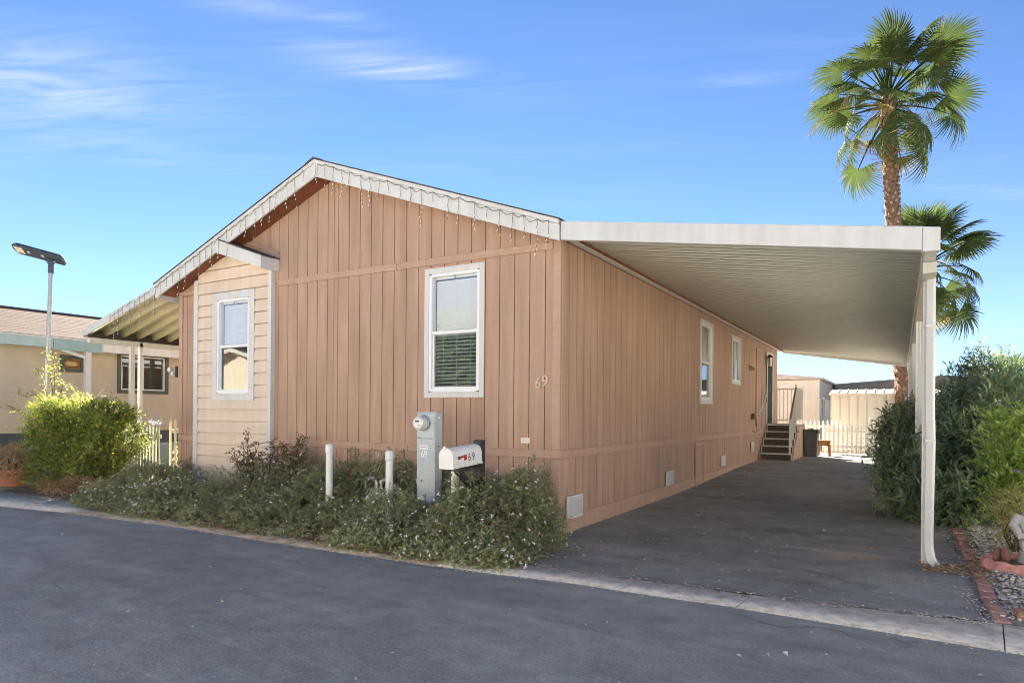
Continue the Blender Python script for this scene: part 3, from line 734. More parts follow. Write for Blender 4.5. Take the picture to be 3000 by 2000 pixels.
MB().box(3.452, 3.56, .20, Y1 - .2, 2.645, 2.743).build('header_beam', mat('beam_aluminium', (.55, .54, .48), .5, .1, 4, streak=.1), cp, .003)
def post_mesh(zb, ztop):
    m = MB(); a = .038     # fluted square post: an octagram-like outline
    pts = []
    for (sx, sy, ex, ey) in ((-1, -1, 1, -1), (1, -1, 1, 1), (1, 1, -1, 1), (-1, 1, -1, -1)):
        for t in (0, .16, .24, .42, .5, .58, .76, .84):
            x = sx + (ex - sx) * t; y = sy + (ey - sy) * t; k = .88 if t in (.24, .76) or t == .5 else 1.0
            if abs(x) > .999 and abs(y) < .999: x *= k
            elif abs(y) > .999 and abs(x) < .999: y *= k
            pts.append((x * a, y * a))
    return m.prism(pts, 'z', zb, ztop)
for y in (.62, 3.70, 6.78, 9.86, 12.94):
    p = post_mesh(gz(y) - .05, 2.646).mesh('post'); o = link('post', p, cp, wht_metal); o.location = Vector((3.505, y, 0)) - cp.location
    box_part('post_bracket', wht_metal, o, .0, .0, 0, 0, 0, 0, 0) if False else None
# downspout clipped to the front post, kicked out at the foot
ds = MB()
def rect_tube(mb, pts, w, h):
    for p, q in zip(pts[:-1], pts[1:]): mb.bar(p, q, w, h, (0, 1, 0))
    return mb
path = [Vector((3.528, .535, z)) for z in (2.74, 1.45)] + [Vector((3.535, .535, 1.15)), Vector((3.530, .535, .8)), Vector((3.524, .535, .30)), Vector((3.526, .53, .18)), Vector((3.540, .51, .09)), Vector((3.565, .48, .045)), Vector((3.585, .46, .035))]
ds_v = []
for i, p in enumerate(path):
    d = (path[min(i + 1, len(path) - 1)] - path[max(i - 1, 0)]).normalized(); a = Vector((0.36, .93, 0)).normalized(); a = (a - d * a.dot(d)).normalized(); b = d.cross(a)
    for (k, l) in ((-1, -.8), (-.8, -1), (.8, -1), (1, -.8), (1, .8), (.8, 1), (-.8, 1), (-1, .8)): ds_v.append(p + a * k * .026 + b * l * .033)
n = len(path); fs = [(i * 8 + k, i * 8 + (k + 1) % 8, (i + 1) * 8 + (k + 1) % 8, (i + 1) * 8 + k) for i in range(n - 1) for k in range(8)]
dso = MB().add(ds_v, fs); dso.build('downspout', wht_metal, cp)
for z in (2.2, 1.15, .5): box_part('downspout_strap', wht_metal, cp, 3.488, 3.566, .503, .580, z, z + .03, .002)

# ================================================================== LEFT AWNING
aw = thing('awning', (-8.4, 0, 0), 'pale corrugated awning sloping off the left side of the house', 'awning')
az = lambda x: 3.335 + .258 * (x + 7.36)
aprof = [(0, 0), (.03, 0), (.085, .085), (.16, .10), (.235, .085), (.29, 0), (.303, 0)]
am_ = pan_mesh('roof_panel', -9.60 + 8.4, -7.385 + 8.4, lambda x: az(x - 8.4), aprof)
olive = mat('awning_panel_paint', (.66, .60, .42), .5, .1, 2, streak=.06)
for i in range(28):
    o = link('roof_panel', am_, aw, olive); o.location = (0, -.262 + i * .304, 0)
af = lambda x: 3.452 + .262 * (x + 7.36)
MB().prism([(-9.66, af(-9.66)), (-7.39, af(-7.39)), (-7.39, af(-7.39) - .15), (-9.66, af(-9.66) - .125)], 'y', -.332, -.302).build('front_fascia', wht_metal, aw, .003)
MB().prism([(-9.685, 2.70), (-9.61, 2.70), (-9.61, 2.715), (-9.672, 2.715), (-9.672, 2.86), (-9.685, 2.86)], 'y', -.333, 8.2).build('gutter', wht_metal, aw)
MB().box(-9.60, -9.52, -.29, 8.2, 2.60, 2.70).build('header_beam', wht_metal, aw, .003)
for y in (.50, 3.6, 6.7):
    p = post_mesh(0, 2.60).mesh('post'); o = link('post', p, aw, wht_metal); o.location = Vector((-9.56, y, 0)) - aw.location
MB().box(-9.606, -9.602, -.28, 8.2, 2.702, 2.86).build('gap_shade_strip', mat('gap_shade_brown', (.07, .06, .045), .8), aw)  # dark strip added to stand in for the shaded gaps under the panels
dsl = MB().box(-9.60, -9.52, .63, .695, .05, 2.69).build('downspout', wht_metal, aw, .008)
MB().box(-9.61, -9.515, .627, .699, 1.25, 1.30).build('downspout_strap', galv, aw, .002)

# ================================================================== ICICLE LIGHTS along the fascia
wire_m = mat('light_wire', (.10, .10, .095), .6); bulb_m = mat('clear_bulb', (.85, .84, .78), .25)
def icicles(label, x0, x1, top, y, lens, base):
    t = thing('icicle_light_string', base, label, 'string lights', 'icicle lights on the fascia'); w = MB(); b = MB()
    xs_ = []; x = x0
    while x < x1: xs_.append(x); x += random.uniform(.13, .22)
    prev = None
    for x in xs_:
        zz = top(x) - random.uniform(.02, .06)
        if prev:
            mx = (prev[0] + x) / 2; w.tube([prev, (mx, y - .004, (prev[2] + zz) / 2 - random.uniform(.015, .06)), (x, y, zz)], .0034, 4, False)
        prev = (x, y, zz); L = random.choice(lens) * random.uniform(.75, 1.15); pts = [(x, y, zz)]; k = int(L / .06) + 2; xx = x; yy = y
        for i in range(1, k):
            xx += random.uniform(-.012, .012); yy += random.uniform(-.006, .006); z = zz - L * i / (k - 1); pts.append((xx, yy, z))
            if z < top(x) - .16 and random.random() < .75:
                a = random.uniform(-.012, .012); b.tube([(xx + a, yy - .005, z), (xx + a * 2.2, yy - .012, z - .026)], [.005, .0038], 5)
        w.tube(pts, .0032, 4, False)
    w.build('light_wire', wire_m, t); o = b.build('bulb', bulb_m, t); o['kind'] = 'stuff'
icicles('tangled icicle light string hanging along the right gable slope above the brown wall', AX + .08, .05, zt, -.353, (.18, .3, .4, .5, .34, .15), (-1.7, -.35, 4.0))
icicles('icicle light string hanging along the left gable slope over the bay window', -7.35, AX - .1, zt, -.353, (.18, .28, .36, .5, .4, .26), (-5.5, -.35, 4.1))
icicles('icicle light string on the left awning edge above the porch posts', -8.75, -7.42, af, -.337, (.25, .36, .45, .3), (-8.1, -.34, 3.2))

# ================================================================== STEPS AND LANDING
st = thing('entry_steps', (.42, 12, gz(12)), 'brown entry steps with white edging and a white baluster railing', 'steps')
SZ = .15; rise = .19; run = .275
for i in range(5):
    y0 = 12.0 + i * run; z1 = SZ + rise * (i + 1); yb = y0 + run if i < 4 else 14.7
    s_ = box_part('step', dark_wood, st, .045, .81, y0 + .022, 14.6 if i < 4 else 14.7, SZ - .06 if i == 0 else SZ + rise * i + .001, z1 - .028, 0)
    box_part('tread', mat('tread_grey', (.30, .28, .25), .8, .2, 12), s_, .03, .83, y0 + .012, yb + .02, z1 - .0275, z1, .003)
    box_part('nosing', white, s_, .03, .83, y0 - .004, y0 + .0115, z1 - .032, z1 + .002, .002)
    for x in (.022, .812): box_part('edge_strip', white, s_, x, x + .022, y0 + .005, y0 + .0215, SZ + rise * i - (.05 if i == 0 else 0), z1 - .033, .002)
m = MB(); pts = [(12.0, SZ - .05)]
for i in range(5): pts += [(12.03 + i * run, SZ + rise * (i + 1) - .033 if i else SZ + rise - .033), (12.03 + (i + 1) * run if i < 4 else 14.7, SZ + rise * (i + 1) - .033)]
pts.append((14.7, SZ - .05))
m.prism(pts, 'x', .836, .856).build('side_panel', siding, st)
rail_m = mat('white_rail_metal', (.70, .69, .64), .45, .05, 4)
LZ = SZ + 5 * rise; TZ = LZ + 1.05
rl = MB().bar((.78, 12.06, SZ + rise + .88), (.78, 13.16, TZ - .03), .05, .035).build('handrail', mat('handrail_brown', (.27, .22, .16), .6, .2, 20), st, .004)
for i in range(7):
    t = (i + .5) / 7; y = 12.06 + 1.1 * t; zt_ = SZ + rise + .88 + (TZ - .03 - SZ - rise - .88) * t; zb = SZ + rise * (min(4, int((y - 12) / run)) + 1)
    box_part('baluster', rail_m, st, .771, .789, y - .009, y + .009, zb, zt_ - .018, 0)
for (x, y) in ((.78, 13.2), (.78, 14.62), (.06, 14.62), (.78, 12.04)):
    zt_ = TZ + .05 if y > 13 else SZ + rise + .90
    pp = box_part('newel_post', rail_m, st, x - .022, x + .022, y - .022, y + .022, LZ if y > 13 else SZ + rise, zt_, .003)
    box_part('post_cap', rail_m, pp, x - .028, x + .028, y - .028, y + .028, zt_ + .0005, zt_ + .016, .003)
for z in (TZ - .02, LZ + .09):
    MB().box(.083, .757, 14.605, 14.635, z, z + .035).build('rail', rail_m, st, .003); MB().box(.765, .795, 13.223, 14.597, z, z + .035).build('rail', rail_m, st, .003)
for i in range(6):
    x = .083 + .674 * (i + .5) / 6; box_part('baluster', rail_m, st, x - .009, x + .009, 14.611, 14.629, LZ + .126, TZ - .0205, 0)
for i in range(8):
    y = 13.223 + 1.374 * (i + .5) / 8; box_part('baluster', rail_m, st, .771, .789, y - .009, y + .009, LZ + .126, TZ - .0205, 0)
box_part('loose_board', orange_wood, st, -.02 + .03, .20, 11.80, 11.95, gz(11.8) + .007, gz(11.8) + .04, .004)

# ================================================================== FITTINGS ON THE SIDE WALL
t = thing('wall_lantern', (.02, 12.95, 2.9), 'black lantern with frosted panes beside the dark side door', 'lantern')
box_part('back_plate', blk_metal, t, .024, .035, 12.90, 13.0, 2.80, 3.05, .004)
MB().bar((.036, 12.95, 3.0), (.13, 12.95, 3.04), .018).build('arm', blk_metal, t)
MB().lathe([(.02, .2), (.075, .14), (.08, .13), (.06, .125)], (.13, 12.95, 2.86), 4).build('lantern_cap', blk_metal, t)
MB().lathe([(.055, -.13), (.07, .115)], (.13, 12.95, 2.865), 4).build('lantern_glass', mat('frosted_glass', (.75, .75, .70), .3), t)
for k in range(4):
    a = math.pi / 2 * k; MB().bar((.13 + .058 * math.cos(a), 12.95 + .058 * math.sin(a), 2.73), (.13 + .073 * math.cos(a), 12.95 + .073 * math.sin(a), 2.985), .012).build('lantern_bar', blk_metal, t)
MB().lathe([(.03, -.16), (.062, -.145), (.062, -.131)], (.13, 12.95, 2.865), 8).build('lantern_base', blk_metal, t)
t = MB().tube([(.03, 12.93, 2.79), (.034, 12.93, 2.4), (.03, 12.92, 1.95), (.05, 12.9, 1.80), (.04, 12.86, 1.7)], .010, 6)
one('lantern_cable', blk_metal, 'black cable running down the wall below the side lantern', 'cable', t, (.03, 12.9, 1.7))
t = MB().tube([(.03, 12.60, 1.95), (.10, 12.55, 1.92), (.105, 12.2, 1.75), (.09, 12.0, 1.62), (.105, 11.85, 1.55), (.10, 11.65, 1.43), (.03, 11.6, 1.40)], .017, 8)
one('grab_bar', wht_metal, 'white bent grab bar on the wall beside the steps', 'grab bar', t, (.03, 12.1, 1.4), smooth=True)
t = thing('wall_sconce', (.02, 10.66, 2.5), 'small brass downlight on the carport side wall', 'lamp')
MB().box(.001, .02, 10.58, 10.74, 2.50, 2.64).build('back_plate', mat('old_brass', (.42, .30, .10), .4, metal=.8), t, .004)
MB().prism([(.021, 2.62), (.13, 2.56), (.15, 2.49), (.021, 2.49)], 'y', 10.59, 10.73).build('shade', MATS['old_brass'], t, .01)
t = thing('outlet_box', (.02, 11.0, 1.25), 'brown outlet box on the wall with a cord plugged in', 'outlet')
box_part('box', mat('outlet_brown', (.16, .09, .06), .5), t, .001, .07, 10.94, 11.06, 1.25, 1.40, .006)
box_part('cover', MATS['outlet_brown'], t, .071, .085, 10.93, 11.07, 1.24, 1.41, .004)
t = MB().tube([(.09, 11.0, 1.28), (.10, 11.1, 1.22), (.07, 11.35, 1.02), (.06, 11.45, .93), (.05, 11.3, .90), (.04, 11.1, .93), (.03, 11.0, .95)], .009, 6)
one('power_cord', mat('brown_cord', (.12, .07, .05), .5), 'brown power cord looping below the outlet box', 'cord', t, (.05, 11.2, .9), smooth=True)
t = thing('security_light', (-7.24, -.03, 2.05), 'small black and white security light on the left house corner', 'light')
box_part('mount', black_p, t, -7.26, -7.21, -.05, -.021, 1.93, 2.12, .006)
MB().lathe([(.012, 0), (.035, -.03), (.045, -.08), (.04, -.085)], (-7.30, -.05, 2.06), 10, 'y').build('lamp_head', white, t, smooth=True)
MB().lathe([(.012, 0), (.030, -.03), (.036, -.06), (.03, -.065)], (-7.25, -.05, 1.99), 10, 'y').build('lamp_head', white, t, smooth=True)

# ================================================================== KERBSIDE THINGS
# --- electric meter pedestal
t = thing('meter_pedestal', (-1.32, -.69, .03), 'tall grey electric meter pedestal numbered 69 behind the mailbox', 'meter')
x0, x1, y0, y1 = -1.455, -1.193, -.75, -.62
box_part('lower_box', grey_steel, t, x0 + .004, x1 - .004, y0 + .004, y1, .02, .60, .004)
box_part('upper_box', grey_steel, t, x0, x1, y0, y1, .6045, 1.375, .004)
box_part('top_cap', grey_steel, t, x0 - .006, x1 + .006, y0 - .006, y1 + .006, 1.3755, 1.388, .003)
dk = mat('dark_label_grey', (.10, .12, .12), .7)  # dark grey for the small label on the box side
box_part('cover_plate', grey_steel, t, x0 + .012, x1 - .012, y0 - .006, y0 - .0005, .63, 1.085, .003)
box_part('meter_panel', grey_steel, t, x0 + .008, x1 - .008, y0 - .010, y0 - .0005, 1.095, 1.368, .003)
box_part('cover_strip', grey_steel, t, x0 - .003, x1 + .003, y0 - .010, y0 - .0005, .597, .618, .002)
for x in (-1.41, -1.25):
    MB().tube([(x - .02, y0 - .012, 1.088), (x + .02, y0 - .012, 1.088)], .005, 6).build('cover_latch', galv, t)
MB().lathe([(.008, 0), (.008, -.012)], (-1.37, y0 - .010, .607), 8, 'y').build('seal_screw', blk_metal, t)
mt = MB().lathe([(.092, 0), (.092, -.022), (.084, -.028), (.084, -.034)], (-1.345, y0 - .010, 1.262), 24, 'y').build('meter', galv, t, smooth=True)
MB().lathe([(.078, 0), (.078, -.060), (.072, -.078), (.056, -.085), (.0, -.086)], (-1.345, y0 - .044, 1.262), 24, 'y').build('meter_dome', mat('meter_cover_plastic', (.62, .63, .60), .15, .05, 20, spec=.8), mt, smooth=True)
MB().lathe([(.052, 0), (.052, -.002)], (-1.345, y0 - .131, 1.262), 24, 'y').build('meter_face', mat('meter_face_print', (.78, .77, .72), .4), mt)
box_part('meter_display', mat('display_dark', (.12, .13, .11), .3), mt, -1.375, -1.315, y0 - .1355, y0 - .1335, 1.272, 1.295, 0)
box_part('meter_label', blk_metal, mt, -1.335, -1.325, y0 - .1355, y0 - .1335, 1.235, 1.246, 0); box_part('meter_label', blk_metal, mt, -1.318, -1.310, y0 - .1355, y0 - .1335, 1.23, 1.24, 0)
box_part('meter_seal', blk_metal, mt, -1.262, -1.250, y0 - .034, y0 - .012, 1.25, 1.262, 0)
stk = box_part('warning_sticker', mat('white_sticker', (.85, .85, .83), .4), t, -1.405, -1.285, y0 - .0078, y0 - .0062, .965, 1.008, 0)
box_part('sticker_print', mat('sticker_blue_print', (.30, .36, .45), .5), stk, -1.395, -1.36, y0 - .0092, y0 - .0079, .978, .994, 0)
box_part('sticker_print', mat('sticker_red_print', (.6, .2, .18), .5), stk, -1.352, -1.335, y0 - .0092, y0 - .0079, .982, .998, 0)
box_part('sticker_print', MATS['sticker_blue_print'], stk, -1.328, -1.295, y0 - .0092, y0 - .0079, .978, .990, 0)
text_part('number', '69', .115, MATS['white_sticker'], t, (-1.345, y0 - .0075, .905), (R(90), 0, 0), .0012, .92, 0, .85)
box_part('side_label', MATS['white_sticker'], t, x1 + .0006, x1 + .0014, -.705, -.665, 1.31, 1.335, 0); box_part('side_label', dk, t, x1 + .0006, x1 + .003, -.70, -.675, .99, 1.005, 0)

# --- bollards
def bollard(x, y, h, label):
    t = thing('bollard', (x, y, .02), label, 'bollard', 'white pipe bollards by the kerb')
    MB().lathe([(.043, -.05), (.043, h - .11)], (x, y, .02), 18).build('pipe', pvc, t, smooth=True)
    MB().lathe([(.0435, h - .11), (.050, h - .105), (.050, h - .03), (.046, h - .012), (.036, h), (.0, h + .004)], (x, y, .02), 18).build('cap', pvc, t, smooth=True)
bollard(-2.66, -.93, .97, 'white capped pipe bollard farthest left, in front of the low shrubs')
bollard(-1.66, -.98, .93, 'white capped pipe bollard between the gas meter and the grey meter pedestal')
bollard(-.72, -1.02, .86, 'white pipe bollard standing directly below the mailbox')

# --- mailbox on a black wooden arm
MBX = Vector((-.505, -1.46, 0)); rz = R(-2); t = thing('mailbox', MBX, 'white round-topped mailbox with red flag and number 69', 'mailbox')
t.rotation_euler = (R(0), 0, rz); mw, mh, ml, zb = .084, .118, .48, .835
mbw = mat('mailbox_white_enamel', (.82, .82, .80), .35, .05, 8, .03, 30, streak=.05)
def dome_prof(k=1.0, z=0.0): return [(-mw * k, z)] + [(-mw * k, zb - zb + mh)] if False else None
arc = [(mw * math.cos(a), mh + mw * math.sin(a)) for a in np.linspace(0, math.pi, 13)]
prof2 = [(mw, 0)] + arc + [(-mw, 0)]
def box_local(name, m, par, poly, y0, y1, bev=.003):
    o = MB().prism(poly, 'y', y0, y1).build(name, m, par, bev, local=True, smooth=True); return o
tilt = Matrix.Translation(Vector((0, 0, zb))) @ Matrix.Rotation(R(3.5), 4, 'X')
def put(o): o.matrix_local = tilt; return o
body = put(box_local('body', mbw, t, prof2, .012, ml))
k = 1.045; dp = [(p[0] * k, p[1] * k - .004) for p in prof2]
door = put(box_local('door', mbw, t, dp, -.010, .011))
MB().box(-.012, .012, -.030, -.011, mh + mw - .016, mh + mw + .02).build('door_pull', mbw, door, .003, local=True)
MB().box(-mw - .002, mw + .002, ml + .001, ml + .012, .0, .02).build('rear_lip', mbw, body, 0, local=True)
fl = mat('red_flag_paint', (.50, .035, .03), .45)
flag = MB().prism([(.085, .112), (.215, .124), (.215, .070), (.175, .066), (.172, .098), (.085, .090)], 'x', mw + .002, mw + .006).build('flag', fl, t, 0, local=True); put(flag)
MB().lathe([(.016, 0), (.016, .012), (.008, .016)], (0, 0, 0), 10).build('flag_pivot', mat('pivot_dark_red', (.10, .02, .02), .4), flag, local=True).matrix_local = Matrix.Translation(Vector((mw + .0065, .082, .101))) @ Matrix.Rotation(R(90), 4, 'Y')
for dg, yy in (('6', .262), ('9', .330)):
    o = text_part('number', dg, .115, blk_metal, t, (0, 0, 0), (0, 0, 0), .0008, 1, 0, .75, True)
    o.matrix_local = tilt @ Matrix.Translation(Vector((mw + .0022, yy, .088))) @ Matrix.Rotation(R(90), 4, 'Z') @ Matrix.Rotation(R(90), 4, 'X') @ Matrix.Scale(.72, 4, (1, 0, 0))
for yy, z in ((.02, .012), (.12, .010), (.40, .012)):
    MB().lathe([(.006, 0), (.006, .004)], (0, 0, 0), 8).build('rivet', galv, t, local=True).matrix_local = tilt @ Matrix.Translation(Vector((mw + .001, yy, z))) @ Matrix.Rotation(R(90), 4, 'Y')
MB().box(-.045, .045, ml + .018, ml + .108, .0, 1.10).build('support_post', black_p, t, .004, local=True)
MB().bar((0, ml + .03, .55), (0, .17, .81), .07, .055).build('brace', black_p, t, .004, local=True)
MB().box(-.06, .06, .10, ml + .018, zb - .032, zb - .002).build('mounting_board', black_p, t, .003, local=True)

# --- gas meter among the shrubs
t = thing('gas_meter', (-2.32, -.5, .05), 'grey gas meter with looped pipes half hidden in the shrubs', 'gas meter')
MB().box(-2.42, -2.18, -.58, -.42, .26, .44).build('meter_body', galv, t, .03, seg=2)
MB().box(-2.40, -2.28, -.59, -.581, .29, .38).build('meter_index', mat('index_plate', (.72, .70, .64), .5), t, .003)
MB().tube([(-2.47, -.5, .05), (-2.47, -.5, .50), (-2.455, -.5, .54), (-2.43, -.5, .555), (-2.33, -.5, .555), (-2.30, -.5, .54), (-2.285, -.5, .50), (-2.285, -.5, .44)], .021, 10).build('riser_pipe', galv, t, smooth=True)
MB().tube([(-2.21, -.5, .44), (-2.21, -.5, .52), (-2.19, -.5, .545), (-2.1, -.5, .545), (-2.08, -.5, .52), (-2.08, -.5, .05)], .021, 10).build('outlet_pipe', galv, t, smooth=True)
for (x, z) in ((-2.47, .50), (-2.285, .50), (-2.21, .52), (-2.285, .455)): MB().lathe([(.03, -.02), (.032, 0), (.03, .02)], (x, -.5, z), 10).build('pipe_fitting', galv, t, smooth=True)
MB().lathe([(.02, -.05), (.075, -.045), (.08, -.01), (.05, .01), (.035, .05), (.02, .06)], (-2.47, -.5, .33), 14).build('regulator', galv, t, smooth=True)

# --- heron ornament in the shrubs by the bay
t = thing('heron_statue', (-5.40, -.72, .05), 'weathered grey heron garden statue among the shrubs below the bay window', 'statue')
hm = mat('weathered_lead', (.13, .14, .15), .7, .3, 18, .3, 50)
m = MB(); n = 12; ringz = [(-.20, .0, .045, .035), (-.14, .03, .075, .06), (-.04, .05, .085, .075), (.06, .03, .08, .065), (.16, -.02, .05, .035), (.25, -.06, .015, .012)]
pts = [Vector((x, 0, .30 + z)) for x, z, a, b in ringz]
m.tube([Vector((-5.40, -.72, -.02)) + p for p in pts], [.03, .065, .085, .08, .045, .012], 12); m.build('body', hm, t, smooth=True)
nk = [(-.18, .30), (-.21, .36), (-.20, .41), (-.15, .44), (-.12, .475), (-.13, .515), (-.17, .53)]
MB().tube([(-5.40 + x, -.72, -.02 + z) for x, z in nk], [.04, .03, .026, .024, .022, .024, .03], 10).build('neck', hm, t, smooth=True)
MB().tube([(-5.40 + x, -.72, -.02 + z) for x, z in ((-.12, .535), (-.17, .54), (-.205, .53), (-.26, .48), (-.30, .41))], [.012, .030, .024, .011, .003], 10).build('head', hm, t, smooth=True)
for dy in (-.03, .03): MB().tube([(-5.40, -.72 + dy, .27), (-5.39, -.72 + dy, .15), (-5.41, -.72 + dy, .03)], .009, 6).build('leg', hm, t)

# ================================================================== STREET LAMP
t = thing('street_lamp', (-10.9, -.38, 0), 'solar street lamp with flat dark head on a galvanised pole', 'street lamp')
MB().tube([(-10.92, -.39, -.05), (-10.89, -.375, 2.2), (-10.845, -.35, 4.12)], [.042, .040, .036], 14).build('pole', galv, t, smooth=True)
lamp_m = mat('lamp_dark_housing', (.055, .075, .10), .45, .1, 6)
MB().lathe([(.05, -.12), (.05, .06), (.062, .07), (.062, .10)], (-10.845, -.35, 4.12), 12).build('pole_collar', lamp_m, t, smooth=True)
def lamp_head():
    o = bpy.data.objects.new('x', None)
    A = Vector((-10.64, -.22, 4.25)); B = Vector((-11.47, -.72, 4.50)); d = (B - A).normalized(); s = d.cross(Vector((0, 0, 1))).normalized(); u = s.cross(d); L = (B - A).length; qa_ = R(32); s, u = s * math.cos(qa_) - u * math.sin(qa_), u * math.cos(qa_) + s * math.sin(qa_)
    outl = [(0, -.105), (.03, -.13), (L - .1, -.14), (L - .02, -.10), (L, -.03), (L, .03), (L - .02, .10), (L - .1, .14), (.03, .13), (0, .105)]
    vs_ = [A + d * a + s * b + u * (-.028 if i < 1 else -.028) for i, (a, b) in enumerate(outl)] + [A + d * a * .985 + s * b * .93 + u * .032 for a, b in outl]; n = len(outl)
    h = MB().add(vs_, [tuple(range(n))[::-1], tuple(range(n, 2 * n))] + [(i, (i + 1) % n, n + (i + 1) % n, n + i) for i in range(n)]).build('lamp_head', lamp_m, t, .006)
    def pad(name, m_, a0, a1, b0, b1, z=-.0285, th=.006):
        MB().add([A + d * a + s * b + u * c_ for c_ in (z, z - th) for a, b in ((a0, b0), (a1, b0), (a1, b1), (a0, b1))], [(0, 1, 2, 3), (7, 6, 5, 4), (0, 4, 5, 1), (1, 5, 6, 2), (2, 6, 7, 3), (3, 7, 4, 0)]).build(name, m_, h)
    pad('led_panel', mat('led_lens', (.75, .68, .50), .3), L - .22, L - .05, -.08, .08)
    pad('sensor_dome', white, L - .34, L - .30, -.03, .03); pad('status_light', white, L - .62, L - .57, -.025, .025)
    MB().add([A + d * a + s * b + u * .034 for a, b in ((.05, -.10), (L - .14, -.115), (L - .14, .115), (.05, .10))], [(0, 1, 2, 3)]).build('solar_panel', mat('solar_cell', (.015, .02, .05), .2), h)
lamp_head()
MB().bar((-10.845, -.35, 4.21), (-10.85, -.352, 4.28), .09, .05).build('tilt_bracket', lamp_m, t, .004)
MB().tube([(-10.93, -.40, 4.22), (-10.77, -.30, 4.22)], .018, 8).build('tilt_bolt', galv, t)

# ================================================================== BACK OF THE LOT
t = thing('rubbish_bin', (1.05, 14.3, gz(14)), 'dark grey lidded rubbish bin beside the entry steps', 'bin')
bin_m = mat('bin_plastic', (.085, .085, .085), .5, .12, 6); z0 = gz(14.3)
def frustum(x0, x1, y0, y1, k, z0, z1):
    cx_, cy_ = (x0 + x1) / 2, (y0 + y1) / 2; q = [(x0, y0), (x1, y0), (x1, y1), (x0, y1)]
    return MB().add([(cx_ + (x - cx_) * k, cy_ + (y - cy_) * k, z0) for x, y in q] + [(x, y, z1) for x, y in q], [(3, 2, 1, 0), (4, 5, 6, 7), (0, 1, 5, 4), (1, 2, 6, 5), (2, 3, 7, 6), (3, 0, 4, 7)])
frustum(.87, 1.25, 14.1, 14.5, .86, z0, z0 + .66).build('body', bin_m, t, .02, seg=2)
frustum(.85, 1.27, 14.08, 14.52, 1.0, z0 + .661, z0 + .72).build('rim', bin_m, t, .008)
frustum(.84, 1.28, 14.07, 14.53, 1.0, z0 + .7205, z0 + .80).build('lid', bin_m, t, .015, seg=2)
box_part('lid_handle', bin_m, t, 1.0, 1.12, 14.2, 14.4, z0 + .8005, z0 + .825, .006)
MB().prism([(.97, z0 + .05), (1.15, z0 + .05), (1.16, z0 + .52), (1.12, z0 + .57), (1.0, z0 + .57), (.96, z0 + .52)], 'y', 14.098, 14.12).build('body_panel', bin_m, t, .004)
t = thing('wooden_stool', (1.5, 14.9, gz(15)), 'low orange wooden bench beside the rubbish bin', 'bench')
z0 = gz(15)
box_part('seat', orange_wood, t, 1.18, 1.52, 14.72, 15.05, z0 + .40, z0 + .47, .005)
for x, y in ((1.21, 14.76), (1.48, 14.76), (1.21, 15.0), (1.48, 15.0)): MB().bar((x, y, z0 + .40), (x + (.03 if x > 1.3 else -.02), y, z0), .06).build('leg', orange_wood, t, .003)
for y in (14.74, 15.02): box_part('apron', orange_wood, t, 1.20, 1.50, y - .01, y + .01, z0 + .31, z0 + .399, .002)

picket_w = mat('white_picket_paint', (.78, .765, .70), .6, .06, 6, streak=.08)
def picket_mesh(h, w=.055, th=.018): return MB().prism([(-w / 2, 0), (w / 2, 0), (w / 2, h - .07), (0, h), (-w / 2, h - .07)], 'y', -th / 2, th / 2).mesh('picket')
def fence_run(label, p, q, h, pitch, m=picket_w, posts=(), z=0, group='white picket fences', w=.055, finial=False, cat='fence', name='picket_fence'):
    p, q = Vector(p), Vector(q); L = (q - p).length; a = math.atan2(q.y - p.y, q.x - p.x)
    t = thing(name, (p.x, p.y, z), label, cat, group); t.rotation_euler = (0, 0, a)
    pmx = picket_mesh(h, w); n = int(L / pitch)
    for i in range(n + 1):
        o = link('picket', pmx, t, m); o.location = (i * pitch, -.022, .04)
    for zz in (.22, h - .22): MB().box(-.02, L + .02, -.012, .018, zz, zz + .07).build('rail', m, t, .003, local=True)
    for s_ in posts:
        po = MB().box(s_ - .045, s_ + .045, -.03, .06, 0, h + .10).build('post', m, t, .005, local=True)
        MB().lathe([(.03, .0), (.055, .01), (.055, .025), (.02, .035), (.045, .07), (.045, .09), (.02, .125), (.001, .13)], (s_, .015, h + .10), 12).build('post_cap', m, po, smooth=True, local=True)
    return t, L
def lattice(t, L, h, m, z0=.1, x0=0, th=.008):
    k = .13; i = -h
    while i < L:
        for sgn in (1, -1):
            a0, a1 = max(0, i), min(L, i + h)
            if a1 - a0 > .05:
                zA, zB = z0 + (a0 - i), z0 + (a1 - i)
                if sgn < 0: zA, zB = z0 + h - (a0 - i), z0 + h - (a1 - i)
                MB().bar((x0 + a0, .028 + (.009 if sgn < 0 else 0), zA), (x0 + a1, .028 + (.009 if sgn < 0 else 0), zB), .008, .028, (0, 0, 1)).build('lattice_strip', m, t, local=True)
        i += k
gzb = gz(16)
t, L = fence_run('white picket fence across the end of the driveway, left of the gate post', (1.28, 15.95, 0), (2.42, 15.95, 0), .92, .125, posts=(), z=gzb)
lattice(t, 1.14, .62, picket_w, .08)
t, L = fence_run('white picket gate at the end of the driveway, hung on a tall post', (2.52, 15.95, 0), (3.7, 15.95, 0), .92, .125, posts=(0.0,), z=gzb, cat='gate', name='picket_gate')
lattice(t, 1.1, .62, picket_w, .08, .06)
for zz in (.28, .72): MB().box(.045, .20, -.045, -.031, zz, zz + .03).build('hinge', blk_metal, t, .002, local=True)
fence_run('white picket fence behind the rubbish bin, farther back and sunlit', (.2, 17.2, 0), (1.75, 17.2, 0), 1.02, .13, z=gzb)

